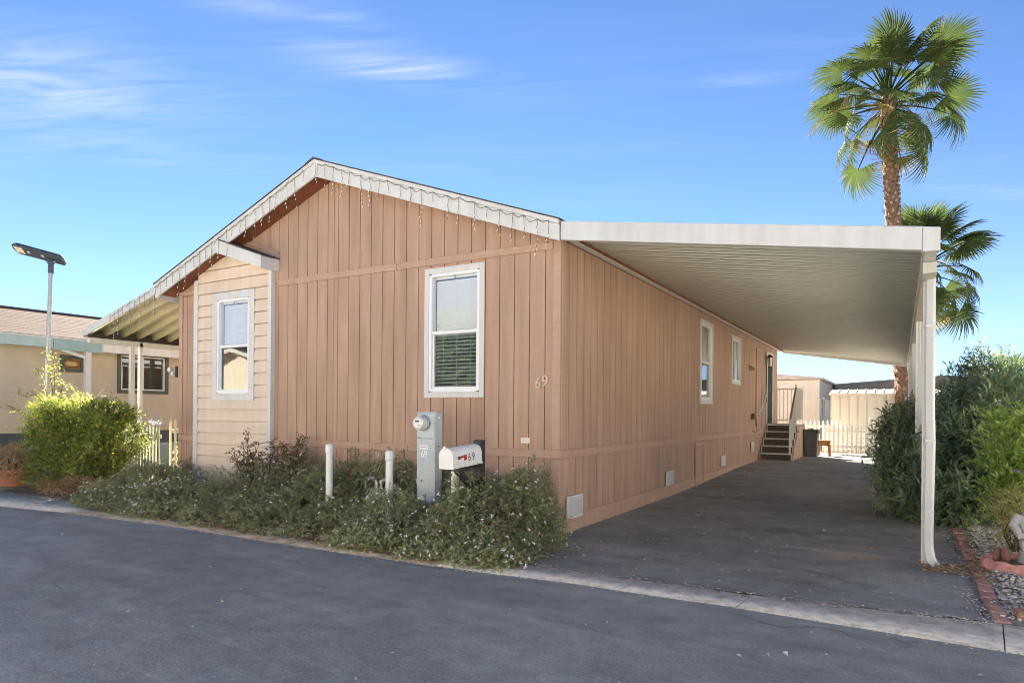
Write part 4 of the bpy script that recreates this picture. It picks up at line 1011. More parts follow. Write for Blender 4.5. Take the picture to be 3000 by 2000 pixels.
# --- metal shed
t = thing('metal_shed', (2.9, 19, gzb), 'cream metal garden shed with ribbed walls and a low ribbed roof', 'shed')
shed_m = mat('cream_shed_steel', (.56, .53, .45), .5, .06, 2, streak=.08); X0, X1, Y0, Y1s = 1.26, 4.6, 18.0, 20.4
MB().box(X0 + .02, X1 - .02, Y0 + .02, Y1s, gzb - .05, 2.06).build('wall_core', shed_m, t)
x = X0
while x < X1 - .05:
    w_ = min(.265, X1 - x); MB().prism([(x, Y0 + .019), (x, Y0 - .008), (x + .022, Y0 - .008), (x + .03, Y0 + .006), (x + w_ - .004, Y0 + .006), (x + w_ - .004, Y0 + .019)], 'z', gzb - .03, 2.05).build('wall_panel', shed_m, t); x += .27
for x in np.arange(X0 - .05, X1 + .04, .27):
    MB().prism([(Y0 - .14, 2.06), (Y0 - .14, 2.075), (Y0 + 1.2, 2.265), (Y0 + 1.2, 2.25)], 'x', x, x + .235).build('roof_panel', shed_m, t)
    MB().prism([(Y0 - .145, 2.06), (Y0 - .145, 2.10), (Y0 + 1.2, 2.29), (Y0 + 1.2, 2.25)], 'x', x + .236, x + .268).build('roof_rib', shed_m, t)
box_part('eave_trim', shed_m, t, X0 - .05, X1 + .05, Y0 - .155, Y0 - .146, 2.03, 2.10, .002)

# --- home beyond the back fence
t = thing('far_mobile_home', (-1, 24, gzb), 'cream mobile home beyond the back fence with lap siding and small window', 'mobile home')
far_m = mat('cream_far_siding', (.76, .75, .66), .7, .06, 2, streak=.06); shade_far = mat('shaded_far_siding', (.42, .40, .36), .7, .1, 2)  # second siding is a greyer copy, the shaded side put into its colour
FX, FY = .60, 21.0
MB().box(-6, FX - .02, FY + .02, 33, 0, 2.72).build('wall', far_m, t)
for i in range(7):
    z = 2.02 + i * .1; MB().prism([(FY - .012, z), (FY + .0195, z), (FY + .0195, z + .098), (FY + .006, z + .098)], 'x', -6, FX - .03).build('lap_board', far_m, t)
    MB().prism([(FX + .012, z), (FX - .0195, z), (FX - .0195, z + .098), (FX - .006, z + .098)], 'y', FY, 33).build('lap_board', shade_far, t)
for i in range(12): box_part('wall_panel', far_m, t, -5.9 + i * .54, -5.9 + i * .54 + .53, FY + .008, FY + .0195, .3, 2.01, .002)
box_part('corner_trim', far_m, t, FX - .029, FX + .02, FY - .02, FY + .03, .3, 2.72, .002)
MB().prism([(-6.2, 2.74), (FX + .15, 2.74), (FX + .15, 2.80), (-2.8, 3.15), (-6.2, 2.80)], 'y', FY - .15, 33.2).build('roof', mat('far_roof', (.55, .52, .46), .9, .2, 5), t)
w = box_part('window', MATS['screened_window_glass'] if False else mat('far_window_dark', (.04, .045, .045), .15), t, FX - .02, FX + .006, 22.0, 23.1, 1.05, 2.0, 0)
for r in ((21.93, 22.0, .98, 2.07), (23.1, 23.17, .98, 2.07), (22.0, 23.1, 2.0, 2.07), (22.0, 23.1, .98, 1.05), (22.52, 22.57, 1.05, 2.0)): box_part('frame', far_m, w, FX + .0005, FX + .025, *r, 0)
t = thing('distant_roof_home', (6, 30, 0), 'distant low home whose dark roof shows above the shed', 'home')
MB().box(.9, 9, 27, 36, 0, 2.55).build('wall', far_m, t)
MB().prism([(.7, 2.56), (9.3, 2.56), (9.3, 2.64), (5, 3.1), (.7, 2.78)], 'y', 26.7, 36.4).build('roof', mat('distant_dark_roof', (.20, .19, .17), .9, .2, 4), t)

# ================================================================== NEIGHBOUR ON THE LEFT
t = thing('neighbour_home', (-14.6, 3, 0), 'tan stucco neighbouring home with brown shingle roof and teal fascia', 'mobile home')
NX = -12.6; W1 = (1.92, 3.00, 1.84, 2.66); W2 = (.70, 1.03, 2.28, 2.48)
wmb = MB()
for a0, a1, z0, z1 in rect_minus((-1.5, 14, .86, 2.85), [W1, W2]): wmb.box(NX - .12, NX, a0, a1, z0, z1)
nw = wmb.build('wall', nb_wall, t)
MB().box(-17.0, -16.9, -1.5, 14, .0, 2.85).build('wall', nb_wall, t)
for y in (-1.595, 14.01): MB().prism([(-17, 0), (NX, 0), (NX, 2.85), (-14.7, 3.5), (-17, 2.85)], 'y', y, y + .09).build('end_wall', nb_wall, t)
MB().box(-16.9, NX - .13, -1.49, 14, .8, .86).build('floor_deck', dark_in, t)
MB().box(NX - .10, NX - .02, -1.5, 14, .56, .858).build('skirting_band', mat('dark_teal_band', (.075, .095, .10), .7, .1, 4), t)
for i in range(6): MB().box(NX - .09, NX - .03, -1.5 + i * 2.58, -1.5 + i * 2.58 + 2.57, .0, .557).build('skirting_panel', teal, t)
def nz_(x): return 2.88 + .305 * (-12.0 - x)
n_c = 16
for i in range(n_c):      # courses of shingles, each lapping the one below
    xa = -11.98 - i * (2.72 / n_c); xb = xa - 2.72 / n_c - .05
    MB().prism([(xa, nz_(xa) + .030), (xb, nz_(xb) + .030), (xb, nz_(xb) + .018), (xa, nz_(xa) + .012)], 'y', -1.8, 14.3).build('shingle_course', nb_shingle, t)
MB().prism([(-11.99, nz_(-11.99) - .02), (-14.72, nz_(-14.72) - .02), (-17.3, nz_(-12.1) - .02), (-17.3, nz_(-12.1) + .0), (-14.72, nz_(-14.72) + .012), (-11.99, nz_(-11.99) + .011)], 'y', -1.75, 14.25).build('roof_deck', nb_shingle, t)
box_part('ridge_cap', mat('ridge_dark', (.12, .09, .075), .9), t, -14.86, -14.62, -1.8, 14.3, nz_(-14.7) + .0, nz_(-14.7) + .06, .01)
box_part('drip_edge', white, t, -12.0, -11.95, -1.8, 14.3, 2.855, 2.893, .003)
box_part('fascia', mat('pale_teal_fascia', (.40, .52, .50), .6, .06, 4, streak=.06), t, -12.0, -11.97, -1.8, .20, 2.66, 2.854, .004)
box_part('fascia', teal, t, -11.985, -11.945, .203, 1.17, 2.62, 2.852, .004)
box_part('porch_fascia', white, t, -12.0, -11.96, 1.173, 14.2, 2.64, 2.83, .004)
for i in range(7): MB().bar((-11.96 + .018 * i, 1.0, 2.836 + .006 * i), (-11.9 + .02 * i, 14, 2.85 + .004 * i), .028, .012).build('porch_roof_edge', mat('porch_edge_metal', (.66, .60, .54), .5, .1, 5), t)
MB().box(-12.55, -12.0, -1.5, 14, 2.70, 2.72).build('eave_soffit', white, t)
def nb_window(o, sash):
    w = MB()
    y0, y1, z0, z1 = o; k = .085
    gr = mat('olive_window_trim', (.085, .10, .075), .6, .1, 8)
    w = MB().box(NX - .06, NX - .055, y0, y1, z0, z1).build('window_pane', glass_scr, t)
    for r in ((y0 - k, y0, z0 - k, z1 + k), (y1, y1 + k, z0 - k, z1 + k), (y0, y1, z1, z1 + k), (y0, y1, z0 - k, z0)): box_part('window_trim', gr, w, NX + .001, NX + .025, *r, .003)
    for r in ((y0, y0 + .03, z0, z1), (y1 - .03, y1, z0, z1), (y0 + .03, y1 - .03, z1 - .03, z1), (y0 + .03, y1 - .03, z0, z0 + .03)): box_part('sash', sash, w, NX - .05, NX - .005, *r, .002)
    return w
w = nb_window(W1, vinyl); box_part('sash', vinyl, w, NX - .05, NX - .005, 2.42, 2.47, 1.87, 2.63, .002)
w = nb_window(W2, orange_wood); box_part('louvre', mat('amber_pane', (.55, .38, .14), .3), w, NX - .054, NX - .03, .74, .99, 2.33, 2.43, .002)
MB().box(NX - .5, NX - .45, 1.4, 3.6, .9, 2.7).build('curtain', mat('sheer_curtain', (.30, .30, .26), .9, .2, 7), t)
po = box_part('porch_post', white, t, -12.05, -11.95, .83, .95, .0, 2.635, .006)
MB().bar((-11.99, .84, 2.50), (-11.99, .36, 2.63), .05, .06).build('post_brace', white, po, .003)
box_part('porch_post', white, t, -12.05, -11.95, 3.05, 3.13, .0, 2.635, .006)
box_part('porch_step', teal, t, -12.5, -11.2, -1.45, -.75, 0, .22, .01)

# picket fence and lattice gate between the homes
fence_run('white picket fence with flaking paint between the leafy bush and the house', (-10.6, .28, 0), (-8.22, .28, 0), 1.08, .098, z=0.0, w=.075)
cream_f = mat('ivory_gate_paint', (.78, .70, .50), .6, .08, 6)
t, L = fence_run('ivory lattice gate with pointed pickets beside the left house corner', (-8.10, .42, 0), (-7.52, .42, 0), 1.18, .145, cream_f, (.64,), 0.0, w=.05, cat='gate', name='lattice_gate')
lattice(t, .58, .62, cream_f, .1)
MB().box(.56, .66, -.05, -.031, .70, .76).build('gate_latch', blk_metal, t, .002, local=True)

# ================================================================== HOMES ACROSS THE STREET (behind the photographer; the cream one shows in the windows, the row is extended to bounce sunlight)
def street_home(label, x0, x1, y, wall_m, eave, fas, ridge_rise, cat_group='homes across the street'):
    t = thing('street_home', ((x0 + x1) / 2, y, 0), label, 'mobile home', cat_group)
    xm = (x0 + x1) / 2
    MB().prism([(x0, 0), (x1, 0), (x1, eave), (xm, eave + ridge_rise), (x0, eave)], 'y', y - 14, y).build('wall', wall_m, t)
    for s_ in (0, 1):
        a, b = ((x0 - .3, xm), (xm, x1 + .3))[s_]; za = lambda q: eave + ridge_rise + .06 - (ridge_rise / ((x1 - x0) / 2)) * abs(q - xm)
        MB().prism([(a, za(a) - .2), (b, za(b) - .2), (b, za(b)), (a, za(a))], 'y', y + .27, y + .30).build('fascia', white, t)
        MB().prism([(a, za(a) + .0), (b, za(b) + .0), (b, za(b) + .08), (a, za(a) + .08)], 'y', y - 14.2, y + .32).build('roof', shingle_m, t)
    for k in (.25, .72):
        xw = x0 + (x1 - x0) * k; w = box_part('window', mat('street_window', (.05, .06, .065), .08), t, xw - .45, xw + .45, y + .002, y + .02, 1.5, 2.7, 0)
        for r in ((xw - .55, xw - .45, 1.4, 2.8), (xw + .45, xw + .55, 1.4, 2.8)): MB().box(r[0], r[1], y + .002, y + .03, r[2], r[3]).build('frame', white, w)
        for r in ((1.4, 1.5), (2.7, 2.8)): MB().box(xw - .45, xw + .45, y + .002, y + .03, *r).build('frame', white, w)
street_home('cream home across the street, mirrored in the bay window', -26.5, -18.3, -12.2, mat('cream_street_stucco', (.80, .70, .54), .85, .06, 2), 3.0, white, 1.1)
street_home('narrow ivory home across the street, beside the cream one', -17.5, -13.4, -12.4, mat('ivory_street_stucco', (.80, .74, .63), .85, .06, 2), 3.0, white, .7)
street_home('unseen pale home across the street, left of the one behind the camera', -7.6, -.5, -12.4, mat('pale_street_stucco', (.80, .75, .66), .85, .06, 2), 3.0, white, 1.2)
street_home('unseen white home across the street, right behind the camera', 0.3, 8.4, -12.4, mat('white_street_siding', (.82, .79, .73), .8, .06, 2), 3.0, white, 1.2)
street_home('unseen bone coloured home across the street, farthest along', 9.3, 17.3, -12.2, mat('bone_street_siding', (.78, .73, .64), .8, .06, 2), 3.0, white, 1.2)

t = thing('bounce_home', (11, 8, 0), 'unseen pale home beyond the right hand garden, added to bounce sunlight', 'mobile home')  # unseen home added to bounce sunlight in under the carport
sw = mat('pale_side_siding', (.74, .69, .60), .85, .06, 2)
MB().box(9.0, 13.5, -1.5, 16, 0, 3.0).build('wall', sw, t)
MB().prism([(8.6, 3.0), (13.9, 3.0), (13.9, 3.1), (11.25, 4.0), (8.6, 3.1)], 'y', -1.8, 16.3).build('roof', shingle_m, t)
for y in (1.5, 6.0, 11.0):
    w = MB().box(8.98, 8.999, y - .5, y + .5, 1.5, 2.6).build('window', MATS['street_window'], t)
    for r in ((y - .6, y - .5, 1.4, 2.7), (y + .5, y + .6, 1.4, 2.7), (y - .5, y + .5, 1.4, 1.5), (y - .5, y + .5, 2.6, 2.7)): MB().box(8.965, 8.9985, *r).build('frame', white, w)

# ================================================================== PLANTS
bark_m = mat('shrub_bark', (.14, .10, .07), .9, .3, 20)
lant_m = leaf_mat('lantana_leaf', ((0, (.32, .19, .12)), (.14, (.34, .30, .15)), (.30, (.20, .23, .11)), (.62, (.29, .325, .16)), (1, (.48, .51, .28))), .32)
flower_m = mat('white_petal', (.82, .80, .80), .6)
def shrub(name, label, cat, mounds, n_sp, k, L, W, sp_len, m, group=None, brown=.12, lo=.62, flowers=0, fm=None, fs=.012, stem_m=bark_m, droop=.25, spread=.9, lump=.22, base=None, stems=10, up_bias=.45, half=True, tone_up=.25, curl=.15, nseed=3, shoots=0, top_light=0.0):
    """a bush of leafy sprigs over lumpy mounds; mounds = [(centre, radii, weight)]"""
    c0 = base or (mounds[0][0][0], mounds[0][0][1], 0.02)
    t = thing(name, c0, label, cat, group)
    P_, D_, N_, L_, W_, T_ = [], [], [], [], [], []
    tips = []; wsum = sum(q[2] for q in mounds)
    for j, (c, r, wgt) in enumerate(mounds):
        n = int(n_sp * wgt / wsum)
        p, o, s_ = mound_points(c, r, n, lo, lump=lump, half=half, seed=nseed + j * 7)
        keep = p[:, 2] > .0; p, o, s_ = p[keep], o[keep], s_[keep]; n = len(p)
        d = unit(o + rng.normal(size=(n, 3)) * .45 + np.array([0, 0, up_bias]))
        ln = sp_len * rng.uniform(.5, 1.25, n)
        q, ld, nn, tt, si = sprigs(p - d * ln[:, None] * .55, d, ln, k, spread, droop)
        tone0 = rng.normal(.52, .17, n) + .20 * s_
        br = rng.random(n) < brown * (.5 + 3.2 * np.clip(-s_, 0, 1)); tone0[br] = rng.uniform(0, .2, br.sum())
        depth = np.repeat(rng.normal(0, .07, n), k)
        tone = np.clip(tone0[si] + top_light * (q[:, 2] - c[2]) + rng.normal(0, .09, n * k) + tone_up * (tt - .5) * (~br)[si] + depth, 0.0, 1)  # leaf tone lightens with height, putting a sunlit top into the colour
        P_.append(q); D_.append(ld); N_.append(nn); T_.append(tone)
        L_.append(L * rng.uniform(.6, 1.2, n * k)); W_.append(W * rng.uniform(.7, 1.2, n * k))
        if shoots:
            ns = max(2, int(shoots * wgt / wsum)); ii = rng.integers(0, n, ns); l2 = sp_len * rng.uniform(1.3, 2.6, ns)
            d2 = unit(o[ii] + rng.normal(size=(ns, 3)) * .4 + np.array([0, 0, up_bias + .25]))
            q, ld, nn, tt, si = sprigs(p[ii] - d2 * .05, d2, l2, k * 2, spread, droop * 1.2)
            P_.append(q); D_.append(ld); N_.append(nn); T_.append(np.clip(np.repeat(rng.normal(.6, .12, ns), k * 2) + rng.normal(0, .08, ns * k * 2), 0, 1)); L_.append(L * rng.uniform(.5, 1.0, ns * k * 2)); W_.append(W * rng.uniform(.6, 1.0, ns * k * 2))
        tips += [tuple(p[i]) for i in rng.integers(0, n, max(3, int(stems * wgt / wsum)))]
    P_ = np.concatenate(P_); ok = P_[:, 2] > .012
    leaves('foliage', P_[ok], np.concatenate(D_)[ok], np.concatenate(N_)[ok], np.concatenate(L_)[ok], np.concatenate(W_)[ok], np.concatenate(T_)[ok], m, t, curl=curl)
    mb = MB(); twigs(mb, c0, tips, .010, .003, .12); mb.build('stem', stem_m, t)
    if flowers:
        fp, fd = [], []
        for j, (c, r, wgt) in enumerate(mounds):
            p, o, s_ = mound_points(c, tuple(x * 1.03 for x in r), max(1, int(flowers * wgt / wsum)), .9, lump=lump, half=half, seed=nseed + j * 7); fp.append(p + o * .01); fd.append(o)
        fp = np.concatenate(fp); fd = np.concatenate(fd); ok = fp[:, 2] > .03; fp, fd = fp[ok], fd[ok]
        kk = 7; rep = np.repeat(fp, kk, 0); od = np.repeat(fd, kk, 0)
        off = unit(rng.normal(size=(len(rep), 3))); off = unit(off + od * .9)
        leaves('flower', rep + off * fs * .35, off, unit(rng.normal(size=(len(rep), 3))), np.full(len(rep), fs), np.full(len(rep), fs * 1.1), np.zeros(len(rep)), fm or flower_m, t)['kind'] = 'stuff'
    return t
G = 'trailing shrubs in the front bed'
def lantana(label, c, r, n, fl=120, brown=.12, more=()):
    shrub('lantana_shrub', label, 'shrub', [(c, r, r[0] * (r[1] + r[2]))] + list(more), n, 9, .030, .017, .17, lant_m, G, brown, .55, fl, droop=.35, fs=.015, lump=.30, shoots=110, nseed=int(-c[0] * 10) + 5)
lantana('big flowering shrub spilling onto the kerb at the driveway corner', (-.36, -.92, .0), (.74, .92, .72), 7600, 260, .16, [((.02, -1.35, 0), (.46, .45, .30), .35), ((-.36, -.35, .1), (.42, .4, .74), .45), ((-.55, -1.5, 0), (.55, .36, .28), .3), ((-.1, -1.6, 0), (.45, .25, .18), .2)])
lantana('low shrub sprawling around the mailbox and meter pedestal feet', (-1.25, -1.2, .0), (.85, .66, .46), 5200, 150, .16, [((-1.3, -.35, .0), (.65, .38, .84), .5), ((-1.2, -1.6, 0), (.6, .26, .2), .25)])
lantana('olive shrub mound in front of the gas meter between two bollards', (-2.15, -1.25, .0), (.66, .5, .36), 3800, 80, .18, [((-1.95, -.26, 0), (.55, .3, .88), .5), ((-2.45, -.22, 0), (.5, .26, .80), .4)])
lantana('dark shrub behind the leftmost bollard against the brown wall', (-2.95, -.70, .0), (.80, .62, .62), 5200, 70, .14, [((-3.0, -.28, 0), (.65, .3, .86), .45), ((-3.0, -1.45, 0), (.85, .38, .32), .4)])
lantana('brownish shrub mound under the rose canes right of the bay', (-4.10, -.85, .0), (.90, .75, .58), 5600, 90, .26, [((-4.0, -1.55, 0), (.9, .36, .28), .35), ((-3.75, -.3, 0), (.5, .3, .80), .3)])
lantana('low grey green shrub below the bay window beside the heron', (-5.25, -1.25, .0), (.85, .62, .40), 4600, 160, .12, [((-5.3, -.55, 0), (.6, .4, .30), .2), ((-5.2, -1.68, 0), (.8, .28, .2), .25)])
lantana('leftmost white flowered shrub at the corner of the front bed', (-6.45, -.85, .0), (.85, .75, .58), 5600, 240, .10, [((-6.2, -1.55, 0), (.9, .40, .28), .4), ((-6.8, -.25, 0), (.5, .3, .6), .25), ((-7.0, -1.3, 0), (.5, .4, .25), .2)])

rose_m = leaf_mat('rose_leaf', ((0, (.24, .09, .075)), (.35, (.21, .13, .09)), (.6, (.15, .15, .08)), (1, (.20, .21, .10))), .28)
def rose(label, x, y, h, spread_, n):
    t = thing('rose_bush', (x, y, .05), label, 'rose bush', 'leggy rose bushes by the bay'); mb = MB(); pts = []; dirs = []
    for i in range(n):
        a = random.uniform(0, 6.28); rr = spread_ * random.uniform(.2, 1); hh = h * random.uniform(.6, 1.0)
        p0 = Vector((x + random.uniform(-.08, .08), y + random.uniform(-.08, .08), .05)); p3 = Vector((x + rr * math.cos(a), y + rr * .7 * math.sin(a), hh))
        p1 = p0.lerp(p3, .35) + Vector((random.uniform(-.05, .05), random.uniform(-.05, .05), .08)); p2 = p0.lerp(p3, .7) + Vector((random.uniform(-.07, .07), random.uniform(-.05, .05), .05))
        mb.tube([p0, p1, p2, p3], [.011, .009, .007, .004], 6)
        for q in (p1.lerp(p2, .5), p2, p2.lerp(p3, .5), p3):
            for _ in range(3):
                e = q + Vector((random.gauss(0, .09), random.gauss(0, .08), random.gauss(.03, .08))); mb.tube([q, q.lerp(e, .5) + Vector((0, 0, .015)), e], [.005, .004, .002], 4)
                for _ in range(7): pts.append(e.lerp(q, random.uniform(0, .6)) + Vector((random.gauss(0, .018),) * 3)); dirs.append((random.gauss(0, 1), random.gauss(0, 1), random.gauss(.2, .7)))
    mb.build('cane', bark_m, t); p = np.array(pts); n_ = len(p)
    leaves('foliage', p, np.array(dirs), unit(rng.normal(size=(n_, 3)) + np.array([0, 0, 1])), rng.uniform(.025, .045, n_), rng.uniform(.018, .03, n_), np.clip(rng.normal(.45, .25, n_), 0, 1), rose_m, t)
rose('leggy rose bush with reddish leaves under the bay window', -4.62, -.50, .92, .36, 13)
rose('taller tangled rose bush against the wall right of the bay', -4.02, -.36, 1.04, .36, 14)

# --- golden bush by the left corner
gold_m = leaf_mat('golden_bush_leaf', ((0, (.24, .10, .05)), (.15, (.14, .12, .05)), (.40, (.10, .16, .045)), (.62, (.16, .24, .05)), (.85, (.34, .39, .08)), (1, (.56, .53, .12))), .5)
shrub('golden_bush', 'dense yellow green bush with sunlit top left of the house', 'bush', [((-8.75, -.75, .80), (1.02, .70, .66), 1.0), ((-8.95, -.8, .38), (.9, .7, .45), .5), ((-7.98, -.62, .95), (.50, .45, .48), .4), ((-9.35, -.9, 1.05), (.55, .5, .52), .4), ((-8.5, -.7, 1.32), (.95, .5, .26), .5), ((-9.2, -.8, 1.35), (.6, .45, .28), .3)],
      10500, 9, .040, .017, .25, gold_m, None, .07, .5, 0, droop=.3, up_bias=.6, half=False, base=(-8.7, -.75, .02), stems=30, tone_up=.45, lump=.24, shoots=150, top_light=.30)
def climber(label, base, pts_l, n_leaf, name='climbing_sprig'):
    t = thing(name, base, label, 'shrub'); mb = MB(); P_, D_ = [], []
    for pts in pts_l:
        mb.tube(pts, [.009 * (1 - .7 * i / (len(pts) - 1)) for i in range(len(pts))], 5)
        for i in range(n_leaf):
            s_ = random.uniform(.15, 1) * (len(pts) - 1); a = int(min(s_, len(pts) - 1.001)); q = Vector(pts[a]).lerp(Vector(pts[a + 1]), s_ - a)
            P_.append(q + Vector((random.gauss(0, .04), random.gauss(0, .04), random.gauss(0, .04)))); D_.append((random.gauss(0, 1), random.gauss(0, 1), random.gauss(.3, .8)))
    mb.build('stem', bark_m, t); p = np.array(P_); n_ = len(p)
    leaves('foliage', p, np.array(D_), unit(rng.normal(size=(n_, 3)) + np.array([0, 0, 1])), rng.uniform(.035, .06, n_), rng.uniform(.016, .026, n_), np.clip(rng.normal(.7, .22, n_), 0, 1), gold_m, t)
lx, ly = -10.2, -.55
climber('straggly yellow green sprays climbing the street lamp pole above the bush', (lx, ly, 0),
        [[(lx, ly, .2), (lx - .05, ly, 1.4), (lx - .02, ly, 2.0), (lx - .12, ly, 2.45)], [(lx, ly, 1.2), (lx - .25, ly - .1, 1.9), (lx - .5, ly - .1, 2.15)], [(lx, ly, 1.2), (lx - .5, ly - .1, 1.65), (lx - .85, ly - .15, 1.62), (lx - 1.1, ly - .15, 1.75)], [(lx, ly, 1.3), (lx + .3, ly, 1.85), (lx + .62, ly, 1.75), (lx + .8, ly, 1.62)], [(lx, ly, 1.2), (lx + .15, ly, 1.8), (lx + .1, ly, 2.3)], [(lx, ly, 1.3), (lx - .18, ly, 2.0), (lx - .3, ly - .05, 2.5)], [(lx, ly, 1.0), (lx - .7, ly - .3, 1.35), (lx - 1.0, ly - .4, 1.45)]], 70)
# low dry growth at the foot of the golden bush and the pot at the far left
dry_m = leaf_mat('dry_leaf', ((0, (.30, .16, .08)), (.5, (.44, .31, .16)), (1, (.62, .50, .30))), .3)
shrub('dry_undergrowth', 'dry brown undergrowth at the foot of the golden bush', 'shrub', [((-8.3, -1.15, .05), (1.0, .35, .26), 1), ((-7.6, -.9, .05), (.5, .4, .24), .4)], 1500, 7, .04, .012, .2, dry_m, None, .2, .4, 0, base=(-8.3, -1.15, .01))
t = thing('flower_pot', (-10.1, -1.25, .02), 'wide terracotta pot holding a dry orange bush at the left edge', 'flower pot')
MB().lathe([(.16, 0), (.25, .22), (.28, .24), (.28, .30), (.25, .30), (.23, .25), (.02, .24)], (-10.1, -1.25, .02), 20).build('pot', mat('terracotta', (.50, .21, .12), .8, .12, 8, streak=.1), t, smooth=True)
shrub('potted_bush', 'dry orange leafed bush growing in the terracotta pot', 'plant', [((-10.1, -1.25, .48), (.42, .4, .30), 1)], 800, 8, .04, .018, .16, dry_m, None, .1, .4, 0, half=False, base=(-10.1, -1.25, .25))
t = thing('white_rose', (-7.95, .05, 1.0), 'white rose bloom above the picket fence beside the bush', 'flower')
MB().tube([(-7.95, .1, .05), (-7.97, .08, .7), (-7.93, .02, 1.12)], [.008, .006, .004], 5).build('stem', bark_m, t)
pp = rng.normal(size=(60, 3)); pp = unit(pp); leaves('flower', np.array([(-7.93, 0.02, 1.17)]) + pp * .05, pp, unit(rng.normal(size=(60, 3))), np.full(60, .07), np.full(60, .06), np.zeros(60), flower_m, t)
shrub('fence_vine', 'dark thin vine tangled on the ivory lattice gate', 'plant', [((-7.8, .60, .55), (.28, .2, .6), 1)], 260, 7, .035, .02, .18, leaf_mat('vine_leaf', ((0, (.09, .06, .03)), (1, (.10, .13, .04))), .3), None, .2, .3, 0, half=False, base=(-7.8, .62, 0), stems=14)

# --- oleander by the carport posts
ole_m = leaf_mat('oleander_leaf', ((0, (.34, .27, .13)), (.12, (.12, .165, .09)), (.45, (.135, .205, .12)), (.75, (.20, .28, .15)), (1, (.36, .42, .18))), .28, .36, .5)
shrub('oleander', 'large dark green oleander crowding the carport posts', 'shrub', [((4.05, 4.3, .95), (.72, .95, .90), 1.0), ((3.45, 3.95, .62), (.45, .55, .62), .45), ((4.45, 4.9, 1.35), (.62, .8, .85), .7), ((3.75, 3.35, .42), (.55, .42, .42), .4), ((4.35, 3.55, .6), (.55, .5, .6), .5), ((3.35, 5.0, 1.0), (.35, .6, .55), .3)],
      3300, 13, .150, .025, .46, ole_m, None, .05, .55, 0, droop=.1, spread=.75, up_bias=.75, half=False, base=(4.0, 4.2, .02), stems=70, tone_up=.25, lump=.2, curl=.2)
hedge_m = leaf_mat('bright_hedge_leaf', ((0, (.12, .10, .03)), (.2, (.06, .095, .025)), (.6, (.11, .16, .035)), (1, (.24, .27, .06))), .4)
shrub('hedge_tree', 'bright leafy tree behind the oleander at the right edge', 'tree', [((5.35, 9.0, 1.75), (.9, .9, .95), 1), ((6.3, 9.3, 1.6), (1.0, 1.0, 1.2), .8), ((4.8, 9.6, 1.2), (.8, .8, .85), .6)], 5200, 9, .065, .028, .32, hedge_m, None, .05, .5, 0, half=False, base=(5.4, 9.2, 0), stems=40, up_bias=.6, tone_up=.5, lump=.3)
petunia_m = leaf_mat('petunia_leaf', ((0, (.24, .26, .09)), (.3, (.22, .34, .09)), (.7, (.34, .47, .13)), (1, (.50, .58, .20))), .5)
lil = mat('lilac_petal', (.42, .24, .62), .6)
shrub('lilac_shrub', 'light green arching shrub with lilac blooms at the right edge', 'shrub', [((4.36, 1.95, 1.08), (.32, .42, .52), 1), ((4.48, 1.95, .70), (.40, .42, .55), .9)], 640, 16, .075, .020, .42, petunia_m, None, .03, .4, 16, lil, .028, droop=.35, spread=.7, half=False, base=(4.45, 2.0, .02), stems=20, up_bias=.8, tone_up=.3)
shrub('dusty_bush', 'dusty pale yellow bush below the lilac shrub', 'shrub', [((4.30, 1.52, .46), (.20, .22, .26), 1)], 460, 11, .030, .008, .22, leaf_mat('dusty_leaf', ((0, (.36, .31, .15)), (.5, (.50, .47, .22)), (1, (.58, .58, .27))), .35), None, .1, .4, 0, half=False, base=(4.3, 1.6, .02), stems=22)
# small upright seedling at the gravel edge
t = thing('seedling', (3.93, 1.95, .02), 'small upright bright green seedling beside the brick edging', 'plant')
MB().tube([(3.93, 1.95, 0), (3.925, 1.95, .2), (3.93, 1.955, .42)], [.006, .005, .003], 6).build('stem', mat('green_stem', (.16, .22, .07), .6), t)
P_, D_, T_ = [], [], []
for i in range(64):
    z = .03 + .39 * i / 64; a = i * 2.4; P_.append((3.927, 1.952, z)); D_.append((math.cos(a), math.sin(a), .35 + .9 * (i / 64) ** 3)); T_.append(.55 + random.uniform(-.2, .4))
leaves('foliage', np.array(P_), np.array(D_), np.tile([0, 0, 1.0], (64, 1)), rng.uniform(.07, .095, 64) * np.linspace(1, .75, 64), np.full(64, .014), np.array(T_), petunia_m, t, curl=.25)

